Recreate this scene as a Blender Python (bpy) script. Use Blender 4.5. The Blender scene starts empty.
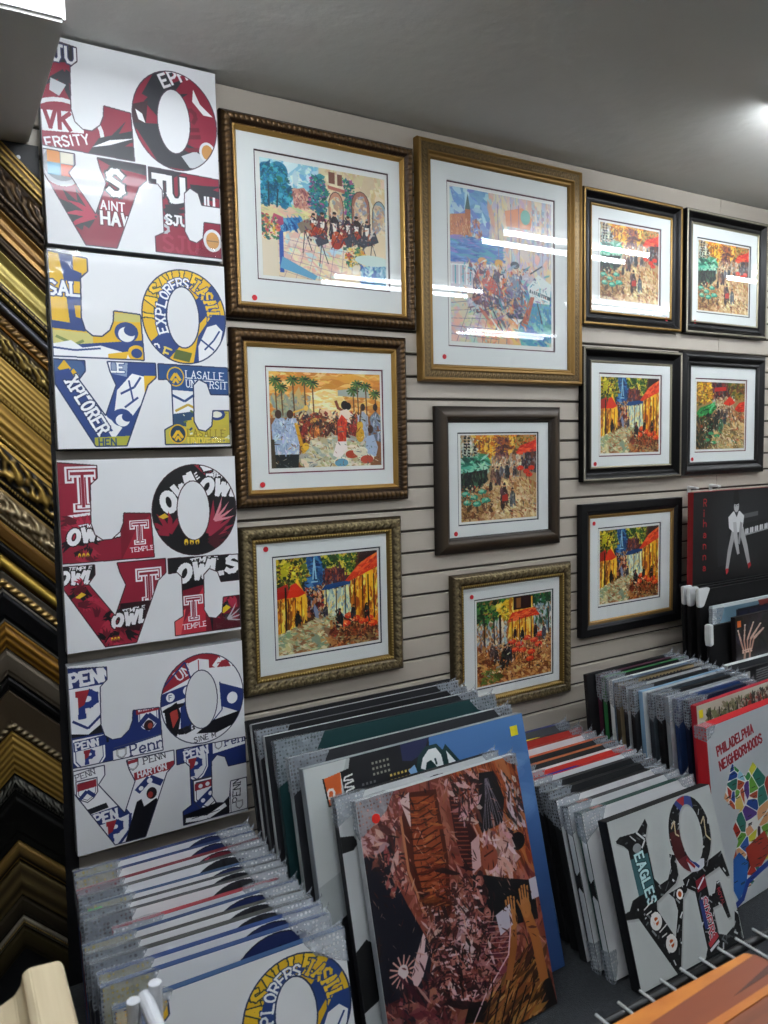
import bpy, math, random
import numpy as np
from mathutils import Matrix, Vector

# ------------------------------------------------------------------ camera, world, exposure
scene = bpy.context.scene
COL = scene.collection
CEIL = 2.57
CAMH = 1.5


def setup_camera():
    yaw, pit, rol = math.radians(30.4432), math.radians(4.8502), math.radians(-1.1959)
    fw = Vector((math.sin(yaw) * math.cos(pit), math.cos(yaw) * math.cos(pit), -math.sin(pit)))
    rt = Vector((math.cos(yaw), -math.sin(yaw), 0))
    up = rt.cross(fw)
    r2 = rt * math.cos(rol) + up * math.sin(rol)
    u2 = -rt * math.sin(rol) + up * math.cos(rol)
    m = Matrix((r2, u2, -fw)).transposed()
    cd = bpy.data.cameras.new('camera')
    co = bpy.data.objects.new('camera', cd)
    COL.objects.link(co)
    co.location = (0, -2.2286, CAMH)
    co.rotation_euler = m.to_euler()
    cd.sensor_fit = 'AUTO'
    cd.sensor_width = 36.0
    cd.lens = 762.0 / 1024.0 * 36.0
    cd.clip_start = 0.02
    cd.dof.use_dof = True
    cd.dof.focus_distance = 2.6
    cd.dof.aperture_fstop = 9.0
    scene.camera = co


setup_camera()
world = bpy.data.worlds.new('world')
scene.world = world
world.use_nodes = True
world.node_tree.nodes['Background'].inputs[0].default_value = (0.02, 0.022, 0.025, 1)
world.node_tree.nodes['Background'].inputs[1].default_value = 1.0
scene.view_settings.view_transform = 'Standard'
scene.view_settings.look = 'None'
scene.view_settings.exposure = 0.50
scene.view_settings.gamma = 1.0
scene.view_settings.use_curve_mapping = False
TUBE_STRENGTH = 40.0
# twin-tube strip lamps: (x0, x1, y)
LAMPS = [(2.37, 3.44, -0.80), (4.28, 5.38, -0.80), (-0.34, 0.80, -0.98),
         (2.06, 3.22, -1.97), (3.98, 5.08, -1.90), (0.02, 1.15, -2.05),
         (4.05, 5.15, -3.34), (2.10, 3.25, -3.40), (0.0, 1.15, -3.50)]


# ------------------------------------------------------------------ helpers
def lin(c):
    if isinstance(c, str):
        c = c.lstrip('#')
        c = [int(c[i:i + 2], 16) / 255 for i in (0, 2, 4)]
    return tuple((v / 12.92 if v <= 0.04045 else ((v + 0.055) / 1.055) ** 2.4) for v in c)


MATS = {}


def mat(name, color='#888888', rough=0.5, metal=0.0, bump=None, attr=None, mottled=None, spec=0.5, emit=None, stretch=None):
    """procedural principled material; bump=(scale, strength, dist), mottled=(scale, colour2, amount)"""
    if name in MATS:
        return MATS[name]
    m = bpy.data.materials.new(name)
    m.use_nodes = True
    nt = m.node_tree
    b = nt.nodes['Principled BSDF']
    c = lin(color)
    b.inputs['Base Color'].default_value = (*c, 1)
    b.inputs['Roughness'].default_value = rough
    b.inputs['Metallic'].default_value = metal
    b.inputs['Specular IOR Level'].default_value = spec
    tc = nt.nodes.new('ShaderNodeTexCoord')
    vec = tc.outputs['Object']
    if stretch:
        mp = nt.nodes.new('ShaderNodeMapping')
        mp.inputs['Scale'].default_value = stretch
        nt.links.new(vec, mp.inputs['Vector'])
        vec = mp.outputs['Vector']
    if attr:
        a = nt.nodes.new('ShaderNodeAttribute')
        a.attribute_name = attr
        nt.links.new(a.outputs['Color'], b.inputs['Base Color'])
    if mottled:
        n = nt.nodes.new('ShaderNodeTexNoise')
        n.inputs['Scale'].default_value = mottled[0]
        n.inputs['Detail'].default_value = 6
        nt.links.new(vec, n.inputs['Vector'])
        rmp = nt.nodes.new('ShaderNodeValToRGB')
        rmp.color_ramp.elements[0].position = 0.5 - 0.5 * (1 - mottled[2])
        rmp.color_ramp.elements[1].position = 0.5 + 0.5 * (1 - mottled[2]) + 0.01
        rmp.color_ramp.elements[0].color = (*c, 1)
        rmp.color_ramp.elements[1].color = (*lin(mottled[1]), 1)
        nt.links.new(n.outputs['Fac'], rmp.inputs['Fac'])
        nt.links.new(rmp.outputs['Color'], b.inputs['Base Color'])
    if bump:
        n = nt.nodes.new('ShaderNodeTexNoise')
        n.inputs['Scale'].default_value = bump[0]
        n.inputs['Detail'].default_value = 5
        nt.links.new(vec, n.inputs['Vector'])
        bp = nt.nodes.new('ShaderNodeBump')
        bp.inputs['Strength'].default_value = bump[1]
        bp.inputs['Distance'].default_value = bump[2]
        nt.links.new(n.outputs['Fac'], bp.inputs['Height'])
        nt.links.new(bp.outputs['Normal'], b.inputs['Normal'])
    if emit:
        b.inputs['Emission Color'].default_value = (*lin(emit[0]), 1)
        b.inputs['Emission Strength'].default_value = emit[1]
    MATS[name] = m
    return m


def glass_mat():
    if 'glazing' in MATS:
        return MATS['glazing']
    m = bpy.data.materials.new('glazing')
    m.use_nodes = True
    nt = m.node_tree
    nt.nodes.remove(nt.nodes['Principled BSDF'])
    out = nt.nodes['Material Output']
    tr = nt.nodes.new('ShaderNodeBsdfTransparent')
    tr.inputs[0].default_value = (0.97, 0.985, 0.98, 1)
    gl = nt.nodes.new('ShaderNodeBsdfGlossy')
    gl.inputs['Roughness'].default_value = 0.0
    fr = nt.nodes.new('ShaderNodeFresnel')
    # a thin pane reflects alike from both of its sides
    geo = nt.nodes.new('ShaderNodeNewGeometry')
    ior = nt.nodes.new('ShaderNodeMath')
    ior.operation = 'MULTIPLY_ADD'
    ior.inputs[1].default_value = 1 / 1.5 - 1.5
    ior.inputs[2].default_value = 1.5
    nt.links.new(geo.outputs['Backfacing'], ior.inputs[0])
    nt.links.new(ior.outputs[0], fr.inputs['IOR'])
    mx = nt.nodes.new('ShaderNodeMixShader')
    nt.links.new(fr.outputs[0], mx.inputs[0])
    nt.links.new(tr.outputs[0], mx.inputs[1])
    nt.links.new(gl.outputs[0], mx.inputs[2])
    nt.links.new(mx.outputs[0], out.inputs['Surface'])
    MATS['glazing'] = m
    return m


def film_mat():
    """bubble-wrap film: semi-clear, milky, dimpled"""
    if 'bubble_film' in MATS:
        return MATS['bubble_film']
    m = bpy.data.materials.new('bubble_film')
    m.use_nodes = True
    nt = m.node_tree
    b = nt.nodes['Principled BSDF']
    b.inputs['Base Color'].default_value = (0.50, 0.55, 0.61, 1)
    b.inputs['Roughness'].default_value = 0.22
    tc = nt.nodes.new('ShaderNodeTexCoord')
    v = nt.nodes.new('ShaderNodeTexVoronoi')
    v.inputs['Scale'].default_value = 105
    v.inputs['Randomness'].default_value = 0.25
    nt.links.new(tc.outputs['Object'], v.inputs['Vector'])
    r = nt.nodes.new('ShaderNodeValToRGB')
    r.color_ramp.elements[0].position = 0.25
    r.color_ramp.elements[0].color = (0.30, 0.30, 0.30, 1)
    r.color_ramp.elements[1].position = 0.62
    r.color_ramp.elements[1].color = (0.44, 0.44, 0.44, 1)
    nt.links.new(v.outputs['Distance'], r.inputs['Fac'])
    nt.links.new(r.outputs['Color'], b.inputs['Alpha'])
    bp = nt.nodes.new('ShaderNodeBump')
    bp.inputs['Strength'].default_value = 0.55
    bp.inputs['Distance'].default_value = 0.002
    nt.links.new(v.outputs['Distance'], bp.inputs['Height'])
    nt.links.new(bp.outputs['Normal'], b.inputs['Normal'])
    MATS['bubble_film'] = m
    return m


def clear_film_mat():
    if 'clear_film' in MATS:
        return MATS['clear_film']
    m = bpy.data.materials.new('clear_film')
    m.use_nodes = True
    nt = m.node_tree
    nt.nodes.remove(nt.nodes['Principled BSDF'])
    out = nt.nodes['Material Output']
    tr = nt.nodes.new('ShaderNodeBsdfTransparent')
    gl = nt.nodes.new('ShaderNodeBsdfGlossy')
    gl.inputs['Roughness'].default_value = 0.12
    tc = nt.nodes.new('ShaderNodeTexCoord')
    n = nt.nodes.new('ShaderNodeTexNoise')
    n.inputs['Scale'].default_value = 9
    nt.links.new(tc.outputs['Object'], n.inputs['Vector'])
    bp = nt.nodes.new('ShaderNodeBump')
    bp.inputs['Strength'].default_value = 0.5
    bp.inputs['Distance'].default_value = 0.01
    nt.links.new(n.outputs['Fac'], bp.inputs['Height'])
    nt.links.new(bp.outputs['Normal'], gl.inputs['Normal'])
    mx = nt.nodes.new('ShaderNodeMixShader')
    mx.inputs[0].default_value = 0.07
    nt.links.new(tr.outputs[0], mx.inputs[1])
    nt.links.new(gl.outputs[0], mx.inputs[2])
    nt.links.new(mx.outputs[0], out.inputs['Surface'])
    MATS['clear_film'] = m
    return m


class MB:
    """collects faces and builds ONE mesh object"""

    def __init__(s):
        s.v, s.f, s.c = [], [], []

    def poly(s, pts):
        i = len(s.v)
        s.v += [tuple(p) for p in pts]
        s.f.append(tuple(range(i, i + len(pts))))

    def box(s, x0, x1, y0, y1, z0, z1):
        i = len(s.v)
        s.v += [(x0, y0, z0), (x1, y0, z0), (x1, y1, z0), (x0, y1, z0), (x0, y0, z1), (x1, y0, z1), (x1, y1, z1), (x0, y1, z1)]
        s.f += [tuple(i + k for k in q) for q in ((0, 3, 2, 1), (4, 5, 6, 7), (0, 1, 5, 4), (1, 2, 6, 5), (2, 3, 7, 6), (3, 0, 4, 7))]

    def prism(s, pts, axis, a, b):
        """extrude 2D outline along axis ('x': pts=(y,z); 'y': pts=(x,z); 'z': pts=(x,y))"""
        def P(p, t):
            return {'x': (t, p[0], p[1]), 'y': (p[0], t, p[1]), 'z': (p[0], p[1], t)}[axis]
        i, n = len(s.v), len(pts)
        s.v += [P(p, a) for p in pts] + [P(p, b) for p in pts]
        s.f.append(tuple(i + k for k in range(n)))
        s.f.append(tuple(i + n + k for k in reversed(range(n))))
        for k in range(n):
            s.f.append((i + (k + 1) % n, i + k, i + n + k, i + n + (k + 1) % n))

    def tube(s, p, q, r, n=10, r2=None):
        p, q = Vector(p), Vector(q)
        d = (q - p).normalized()
        a = d.cross(Vector((0, 0, 1)) if abs(d.z) < 0.9 else Vector((1, 0, 0))).normalized()
        b = d.cross(a)
        r2 = r if r2 is None else r2
        i = len(s.v)
        for c, rr in ((p, r), (q, r2)):
            for k in range(n):
                t = 2 * math.pi * k / n
                s.v.append(tuple(c + a * math.cos(t) * rr + b * math.sin(t) * rr))
        s.f.append(tuple(i + k for k in reversed(range(n))))
        s.f.append(tuple(i + n + k for k in range(n)))
        for k in range(n):
            s.f.append((i + k, i + (k + 1) % n, i + n + (k + 1) % n, i + n + k))

    def build(s, name, m, parent=None, smooth=False, loc=None, bevel=0):
        me = bpy.data.meshes.new(name)
        me.from_pydata(s.v, [], s.f)
        me.validate()
        import bmesh
        bm = bmesh.new()
        bm.from_mesh(me)
        bmesh.ops.recalc_face_normals(bm, faces=bm.faces)
        if bevel:
            bmesh.ops.bevel(bm, geom=list(bm.edges), offset=bevel, segments=2, affect='EDGES', clamp_overlap=True)
        bm.to_mesh(me)
        bm.free()
        return link(name, me, m, parent, smooth, loc)


def link(name, me, m, parent=None, smooth=False, loc=None):
    if m is not None and not me.materials:
        me.materials.append(m)
    if smooth:
        me.polygons.foreach_set('use_smooth', [True] * len(me.polygons))
    o = bpy.data.objects.new(name, me)
    COL.objects.link(o)
    if parent is not None:
        o.parent = parent
    if loc is not None:
        o.location = loc
    return o


def grid_mesh(name, V, m, parent, col=None, smooth=True):
    """V: (n, k, 3) array of points, col: (n, k, 3) linear colours"""
    n, k, _ = V.shape
    idx = np.arange(n * k).reshape(n, k)
    f = np.stack([idx[:-1, :-1], idx[1:, :-1], idx[1:, 1:], idx[:-1, 1:]], -1).reshape(-1, 4)
    me = bpy.data.meshes.new(name)
    me.vertices.add(n * k)
    me.vertices.foreach_set('co', V.reshape(-1).astype(np.float32))
    me.loops.add(f.size)
    me.loops.foreach_set('vertex_index', f.reshape(-1).astype(np.int32))
    me.polygons.add(len(f))
    me.polygons.foreach_set('loop_start', (np.arange(len(f)) * 4).astype(np.int32))
    me.update(calc_edges=True)
    if col is not None:
        a = me.color_attributes.new('Col', 'FLOAT_COLOR', 'POINT')
        c4 = np.ones((n * k, 4), np.float32)
        c4[:, :3] = col.reshape(-1, 3)
        a.data.foreach_set('color', c4.reshape(-1))
    return link(name, me, m, parent, smooth)


def tag(o, label=None, cat=None, group=None, kind=None):
    for k, v in (('label', label), ('category', cat), ('group', group), ('kind', kind)):
        if v:
            o[k] = v
    return o


def thing(name, label, cat, loc=(0, 0, 0), group=None):
    o = bpy.data.objects.new(name, None)
    COL.objects.link(o)
    o.location = loc
    o.empty_display_size = 0.05
    return tag(o, label, cat, group)


def ordinal(i):
    return ['', 'first', 'second', 'third', 'fourth', 'fifth', 'sixth', 'seventh', 'eighth', 'ninth', 'tenth', 'eleventh',
            'twelfth', 'thirteenth', 'fourteenth', 'fifteenth'][i]


# ------------------------------------------------------------------ the room
M_WALL = mat('slat_paint', '#b8afa2', 0.45, bump=(60, 0.08, 0.002))
M_GROOVE = mat('groove_dark', '#4a453f', 0.8)
M_CEIL = mat('ceiling_paint', '#dcdcd6', 0.85, bump=(14, 0.35, 0.01), mottled=(2.2, '#cfcfc9', 0.25))
M_CARPET = mat('carpet', '#24272a', 0.95, bump=(260, 0.8, 0.004), mottled=(90, '#33373b', 0.4))
M_ROOM = mat('room_wall_paint', '#a8a49a', 0.8, bump=(30, 0.1, 0.003))
M_BLACK = mat('black_board', '#0d0d10', 0.55)

XL, XR, YF = -1.7, 6.2, -5.2


def room():
    b = MB(); b.box(XL, XR, YF, 0.05, -0.08, 0.0)
    tag(b.build('floor', M_CARPET), 'dark grey carpet floor', kind='structure')
    # the ceiling, a gently uneven plaster sheet
    b = MB(); b.box(XL, XR, YF, 0.05, CEIL, CEIL + 0.08)
    tag(b.build('ceiling', M_CEIL), 'grey painted plaster ceiling', kind='structure')
    # slatwall: dark backing with every slat a piece of its own
    b = MB(); b.box(XL, XR, 0.012, 0.05, 0.0, CEIL)
    wall = tag(b.build('wall_back', M_GROOVE), 'beige slatwall with dark grooves', kind='structure')
    joint = 3.075
    edges = [1.816 + 0.0762 * k for k in range(-23, 9)]
    zs = [0.0] + edges + [CEIL]
    gap = 0.0042
    meshes = {}
    for i in range(len(zs) - 1):
        z0, z1 = zs[i], zs[i + 1]
        if z1 - z0 < 0.02:
            continue
        h = round(z1 - z0 - 2 * gap, 4)
        for (x0, x1) in ((0.0, joint - 0.0015), (joint + 0.0015, XR)):
            key = (h, x0)
            if key not in meshes:
                m = MB()
                w = x1 - x0
                ch = 0.0022
                m.prism([(0.0, ch), (-0.0 - 0.0, h - ch), (0.004, h), (0.012, h), (0.012, 0), (0.004, 0)], 'x', 0, w)
                o = m.build('slat', M_WALL, wall, loc=(x0, 0, z0 + gap))
                meshes[key] = o.data
            else:
                link('slat', meshes[key], None, wall, loc=(x0, 0, z0 + gap))
    b = MB(); b.box(XL - 0.06, XL, YF, 0.05, 0, CEIL)
    tag(b.build('wall_left', M_ROOM), kind='structure')
    b = MB(); b.box(XR, XR + 0.06, YF, 0.05, 0, CEIL)
    tag(b.build('wall_right', M_ROOM), kind='structure')
    b = MB(); b.box(XL - 0.06, XR + 0.06, YF - 0.06, YF, 0, CEIL)
    tag(b.build('wall_front', M_ROOM), kind='structure')
    # boxed-in duct hanging below the ceiling at the left
    b = MB(); b.box(XL, 0.262, -0.655, 0.0, 2.30, CEIL)
    tag(b.build('trim_1', mat('duct_paint', '#dadad6', 0.7, bump=(20, 0.15, 0.004)), bevel=0.006), 'grey boxed-in duct below the ceiling above the mouldings', kind='structure')


room()


def ceiling_lamps():
    m_h = mat('lamp_housing', '#d8d8d4', 0.4)
    m_c = mat('lamp_socket', '#e8e8e6', 0.4)
    # strength set by place: right and rear lamps dimmed to darken what they light
    m_ts = [mat('lamp_tube_%s' % n, '#ffffff', 0.4, emit=('#f1f7ff', TUBE_STRENGTH * k)) for n, k in (('fresh', 1.0), ('good', .72), ('worn', .55), ('old', .40))]
    places = ['above the big gold frame, beside the wall', 'at the far right end of the wall', 'beside the boxed-in duct at the left',
              'mirrored low in the gold frame glass', 'second row, far right', 'second row, over the camera', 'third row, far right',
              'third row, middle', 'third row, far left']
    for (x0, x1, y), pl in zip(LAMPS, places):
        L = x1 - x0
        t = thing('ceiling_lamp', 'white twin-tube fluorescent strip lamp on ceiling ' + pl, 'lamp', ((x0 + x1) / 2, y, CEIL), 'fluorescent lamps on the ceiling')
        b = MB()
        prof = [(-0.115, 0), (0.115, 0), (0.115, -0.020), (0.05, -0.024), (0.03, -0.045), (-0.03, -0.045), (-0.05, -0.024), (-0.115, -0.020)]
        b.prism(prof, 'x', -L / 2, L / 2)
        b.build('housing', m_h, t)
        for s in (-0.085, 0.085):
            b = MB(); b.tube((-L / 2 + 0.03, s, -0.060), (L / 2 - 0.03, s, -0.060), 0.0135, 10)
            b.build('tube', m_ts[(0 if x0 < 1 else 1) if y > -1.5 else (2 if y > -3 else 3)], t, smooth=False)
            for e in (-1, 1):
                b = MB(); b.box(min(e * (L / 2 - 0.03), e * (L / 2 - 0.004)), max(e * (L / 2 - 0.03), e * (L / 2 - 0.004)), s - 0.012, s + 0.012, -0.076, -0.02)
                b.build('socket', m_c, t)


ceiling_lamps()


# ------------------------------------------------------------------ flat print: a small painter that fills colour grids
def rgb(c):
    if isinstance(c, str):
        c = c.lstrip('#')
        return np.array([int(c[i:i + 2], 16) / 255 for i in (0, 2, 4)], np.float32)
    return np.array(c, np.float32)


def arc(cx, cy, rx, ry, a0, a1, n=12):
    t = np.radians(np.linspace(a0, a1, n))
    return [(cx + rx * math.cos(q), cy + ry * math.sin(q)) for q in t]


GL = {  # stroke letters in a unit cell, y down
    'A': [[(0, 1), (.5, 0), (1, 1)], [(.2, .66), (.8, .66)]],
    'B': [[(0, 0), (0, 1)], [(0, 0), (.6, 0), (.9, .12), (.9, .36), (.6, .48), (0, .48)], [(.6, .48), (1, .62), (1, .86), (.65, 1), (0, 1)]],
    'C': [arc(.5, .5, .5, .5, -45, -315, 14)],
    'D': [[(0, 0), (0, 1)], [(0, 0), (.5, 0), (.95, .25), (.95, .75), (.5, 1), (0, 1)]],
    'E': [[(0, 0), (0, 1)], [(0, 0), (.9, 0)], [(0, .5), (.7, .5)], [(0, 1), (.95, 1)]],
    'F': [[(0, 0), (0, 1)], [(0, 0), (.9, 0)], [(0, .5), (.7, .5)]],
    'G': [arc(.5, .5, .5, .5, -45, -360, 14), [(1, .5), (.6, .55)], [(1, .5), (1, 1)]],
    'H': [[(0, 0), (0, 1)], [(1, 0), (1, 1)], [(0, .5), (1, .5)]],
    'I': [[(.5, 0), (.5, 1)]],
    'J': [[(.7, 0), (.7, .75), (.5, 1), (.2, 1), (0, .8)], [(.3, 0), (1, 0)]],
    'K': [[(0, 0), (0, 1)], [(1, 0), (0, .55)], [(.3, .4), (1, 1)]],
    'L': [[(0, 0), (0, 1)], [(0, 1), (.95, 1)]],
    'M': [[(0, 1), (0, 0), (.5, .7), (1, 0), (1, 1)]],
    'N': [[(0, 1), (0, 0), (1, 1), (1, 0)]],
    'O': [arc(.5, .5, .5, .5, 0, 360, 18)],
    'P': [[(0, 0), (0, 1)], [(0, 0), (.65, 0), (1, .13), (1, .4), (.65, .53), (0, .53)]],
    'R': [[(0, 0), (0, 1)], [(0, 0), (.65, 0), (1, .13), (1, .38), (.65, .5), (0, .5)], [(.5, .5), (1, 1)]],
    'S': [[(.95, .15), (.65, 0), (.3, 0), (.03, .15), (.05, .35), (.5, .5), (.95, .64), (.98, .85), (.7, 1), (.3, 1), (0, .85)]],
    'T': [[(.5, 0), (.5, 1)], [(0, 0), (1, 0)]],
    'U': [[(0, 0), (0, .7), (.2, .95), (.5, 1), (.8, .95), (1, .7), (1, 0)]],
    'V': [[(0, 0), (.5, 1), (1, 0)]],
    'W': [[(0, 0), (.25, 1), (.5, .25), (.75, 1), (1, 0)]],
    'X': [[(0, 0), (1, 1)], [(1, 0), (0, 1)]],
    'Y': [[(0, 0), (.5, .5), (1, 0)], [(.5, .5), (.5, 1)]],
    'e': [[(0, .68), (1, .68), (.9, .45), (.5, .35), (.1, .5), (0, .7), (.15, .95), (.5, 1), (.95, .9)]],
    'n': [[(0, .35), (0, 1)], [(0, .5), (.5, .35), (.9, .45), (1, .6), (1, 1)]],
    'i': [[(.5, .4), (.5, 1)], [(.5, .08), (.5, .16)]],
    'h': [[(0, 0), (0, 1)], [(0, .55), (.5, .4), (.95, .5), (1, .65), (1, 1)]],
    'a': [[(.05, .45), (.5, .35), (.95, .5), (.95, 1)], [(.95, .62), (.4, .62), (.05, .75), (.1, .95), (.5, 1), (.95, .85)]],
}
WID = {'I': .25, 'i': .25, 'M': 1.15, 'W': 1.35}


class Paint:
    def __init__(s, w, h, bg='#ffffff', seed=0):
        s.w, s.h = w, h
        s.a = np.empty((h, w, 3), np.float32)
        s.a[:] = rgb(bg)
        s.clip = None
        s.r = np.random.RandomState(seed)

    def mask(s, contours):
        P = [np.asarray(c, float) for c in contours]
        allp = np.concatenate(P)
        x0, y0 = np.floor(allp.min(0)).astype(int) - 1
        x1, y1 = np.ceil(allp.max(0)).astype(int) + 2
        x0, y0, x1, y1 = max(x0, 0), max(y0, 0), min(x1, s.w), min(y1, s.h)
        if x1 <= x0 or y1 <= y0:
            return None
        W, Hh = x1 - x0, y1 - y0
        d = np.zeros((Hh, W + 1), np.int16)
        for p in P:
            q = np.roll(p, -1, 0)
            for (ax, ay), (bx, by) in zip(p, q):
                if ay == by:
                    continue
                lo, hi = (ay, by) if ay < by else (by, ay)
                r0, r1 = max(int(math.ceil(lo - .5)), y0), min(int(math.ceil(hi - .5)), y1)
                if r1 <= r0:
                    continue
                rows = np.arange(r0, r1)
                xs = ax + (rows + .5 - ay) * (bx - ax) / (by - ay)
                ix = np.clip(np.ceil(xs - .5).astype(int) - x0, 0, W)
                d[rows - y0, ix] += 1
        return x0, y0, (np.cumsum(d[:, :W], 1) & 1).astype(bool)

    def fill(s, contours, color, alpha=1.0):
        if not isinstance(contours[0][0], (tuple, list, np.ndarray)):
            contours = [contours]
        m = s.mask(contours)
        if m is None:
            return
        x0, y0, k = m
        sl = (slice(y0, y0 + k.shape[0]), slice(x0, x0 + k.shape[1]))
        if s.clip is not None:
            k = k & s.clip[sl]
        v = s.a[sl]
        v[k] = v[k] * (1 - alpha) + rgb(color) * alpha

    def F(s, pts, color, alpha=1.0):          # fractions of the sheet
        s.fill([(x * s.w, y * s.h) for x, y in pts], color, alpha)

    def set_clip(s, contours):
        s.clip = np.zeros((s.h, s.w), bool)
        m = s.mask(contours)
        x0, y0, k = m
        s.clip[y0:y0 + k.shape[0], x0:x0 + k.shape[1]] = k

    def line(s, pts, wd, color, alpha=1.0, cap=0.0):
        for (ax, ay), (bx, by) in zip(pts[:-1], pts[1:]):
            dx, dy = bx - ax, by - ay
            L = math.hypot(dx, dy) or 1e-6
            ux, uy = dx / L, dy / L
            nx, ny = -uy * wd / 2, ux * wd / 2
            ex, ey = ux * cap, uy * cap
            s.fill([(ax - ex + nx, ay - ey + ny), (bx + ex + nx, by + ey + ny), (bx + ex - nx, by + ey - ny), (ax - ex - nx, ay - ey - ny)], color, alpha)

    def FL(s, pts, wd, color, alpha=1.0):
        s.line([(x * s.w, y * s.h) for x, y in pts], wd * s.w, color, alpha, wd * s.w * .3)

    def ell(s, cx, cy, rx, ry, color, rot=0.0, alpha=1.0, n=28):
        c, q = math.cos(rot), math.sin(rot)
        s.fill([(cx + rx * math.cos(t) * c - ry * math.sin(t) * q, cy + rx * math.cos(t) * q + ry * math.sin(t) * c)
                for t in np.linspace(0, 2 * math.pi, n, endpoint=False)], color, alpha)

    def FE(s, cx, cy, rx, ry, color, rot=0.0, alpha=1.0):
        s.ell(cx * s.w, cy * s.h, rx * s.w, ry * s.h, color, rot, alpha)

    def text(s, t, x, y, h, color, ang=0.0, wf=.62, th=.17, serif=False, outline=None, gap=.26, slant=0.0):
        """x,y: top-left of the first letter in px"""
        c, q = math.cos(math.radians(ang)), math.sin(math.radians(ang))
        for (colr, ex) in ((([(outline, .16)] if outline else []) + [(color, 0.0)])):
            px = 0.0
            for chh in t:
                if chh == ' ':
                    px += h * .45
                    continue
                w = h * wf * WID.get(chh, 1)
                for pl in GL[chh]:
                    pts = [(px + u * w - (v - 1) * h * slant, v * h) for u, v in pl]
                    pp = [(x + a * c - b * q, y + a * q + b * c) for a, b in pts]
                    s.line(pp, h * (th + ex), colr, 1.0, h * (th + ex) * .42)
                    if serif:
                        for (u, v) in (pl[0], pl[-1]):
                            if v in (0, 1) and chh not in 'OCS':
                                a, b = px + u * w, v * h
                                k = h * (.17 + ex * .5)
                                p1 = (x + (a - k) * c - b * q, y + (a - k) * q + b * c)
                                p2 = (x + (a + k) * c - b * q, y + (a + k) * q + b * c)
                                s.line([p1, p2], h * (th * .75 + ex), colr)
                px += w + h * gap

    def ring_text(s, t, cx, cy, rx, ry, a0, a1, h, color, inward=False, **k):
        """letters spaced along an ellipse from angle a0 to a1"""
        for i, chh in enumerate(t):
            a = math.radians(a0 + (a1 - a0) * (i + .5) / len(t))
            px, py = cx + rx * math.cos(a), cy + ry * math.sin(a)
            tx, ty = -rx * math.sin(a), ry * math.cos(a)
            if a1 < a0:
                tx, ty = -tx, -ty
            g = math.atan2(ty, tx)
            w = h * k.get('wf', .6)
            ox, oy = -w / 2, -h / 2
            s.text(chh, px + ox * math.cos(g) - oy * math.sin(g), py + ox * math.sin(g) + oy * math.cos(g), h, color, math.degrees(g), **k)

    def dabs(s, poly, pal, n, ln, wd, ang=0.0, spread=0.6, alpha=0.85):
        """n paint strokes of the palette scattered inside a polygon (fractions)"""
        n, ln, wd = int(n * 1.8), ln * .72, wd * .72
        P = np.asarray(poly, float)
        lo, hi = P.min(0), P.max(0)
        k = 0
        cols = [rgb(c) for c in pal]
        q = np.roll(P, -1, 0)
        while k < n:
            x, y = lo + (hi - lo) * s.r.rand(2)
            ins = False
            for (ax, ay), (bx, by) in zip(P, q):
                if (ay > y) != (by > y) and x < ax + (y - ay) * (bx - ax) / (by - ay):
                    ins = not ins
            k += 1
            if not ins:
                continue
            t = ang + spread * s.r.randn()
            sz = math.exp(.55 * s.r.randn())
            L, W = ln * s.w * (.5 + s.r.rand()) * sz, wd * s.w * (.5 + s.r.rand()) * sz
            cx, cy = x * s.w, y * s.h
            dx, dy = math.cos(t) * L / 2, math.sin(t) * L / 2
            nx, ny = -math.sin(t) * W / 2, math.cos(t) * W / 2
            c = cols[s.r.randint(len(cols))] + (s.r.rand(3) - .5) * .07
            s.fill([(cx - dx, cy - dy), (cx - dx * .4 + nx, cy - dy * .4 + ny), (cx + dx * .6 + nx, cy + dy * .6 + ny), (cx + dx, cy + dy), (cx - nx, cy - ny)],
                   np.clip(c, 0, 1), alpha)

    def figure(s, x, y, h, col, skin='#c8906a'):
        q = s.w / s.h
        body = [(x - h * .15, y - h * .02), (x - h * .17, y - h * .35), (x - h * .13, y - h * .66), (x - h * .05, y - h * .82), (x + h * .05, y - h * .8), (x + h * .14, y - h * .62),
                (x + h * .16, y - h * .3), (x + h * .12, y), (x + .03 * h, y - h * .22), (x - .02 * h, y - .02 * h)]
        s.F(body, col)
        c = rgb(col)
        s.dabs(body, [c * .7, np.clip(c * 1.5 + .06, 0, 1), c, np.clip(c * 1.2 + .12, 0, 1)], int(14 + 130 * h), h * .16, h * .05, 1.4, .4)
        s.FE(x + h * .01, y - h * .88, h * .058, h * .07 * q, skin)
        s.FE(x, y - h * .92, h * .06, h * .045 * q, '#2a1c16')

    def extend(s, h):
        """lengthen the sheet downwards in its last row's colours"""
        s.a = np.concatenate([s.a, np.repeat(s.a[-1:], h - s.h, 0)])
        s.h = h
        return s

    def soften(s, k=1, pale=0.0, contrast=1.0):
        """let the wet colours run into each other a little"""
        for _ in range(k):
            a = np.pad(s.a, ((1, 1), (1, 1), (0, 0)), 'edge')
            s.a = (a[1:-1, 1:-1] * 2 + a[:-2, 1:-1] + a[2:, 1:-1] + a[1:-1, :-2] + a[1:-1, 2:]) / 6
        s.a = np.clip((s.a - .45) * contrast + .45, 0, 1) * (1 - pale) + pale
        return s

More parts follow.
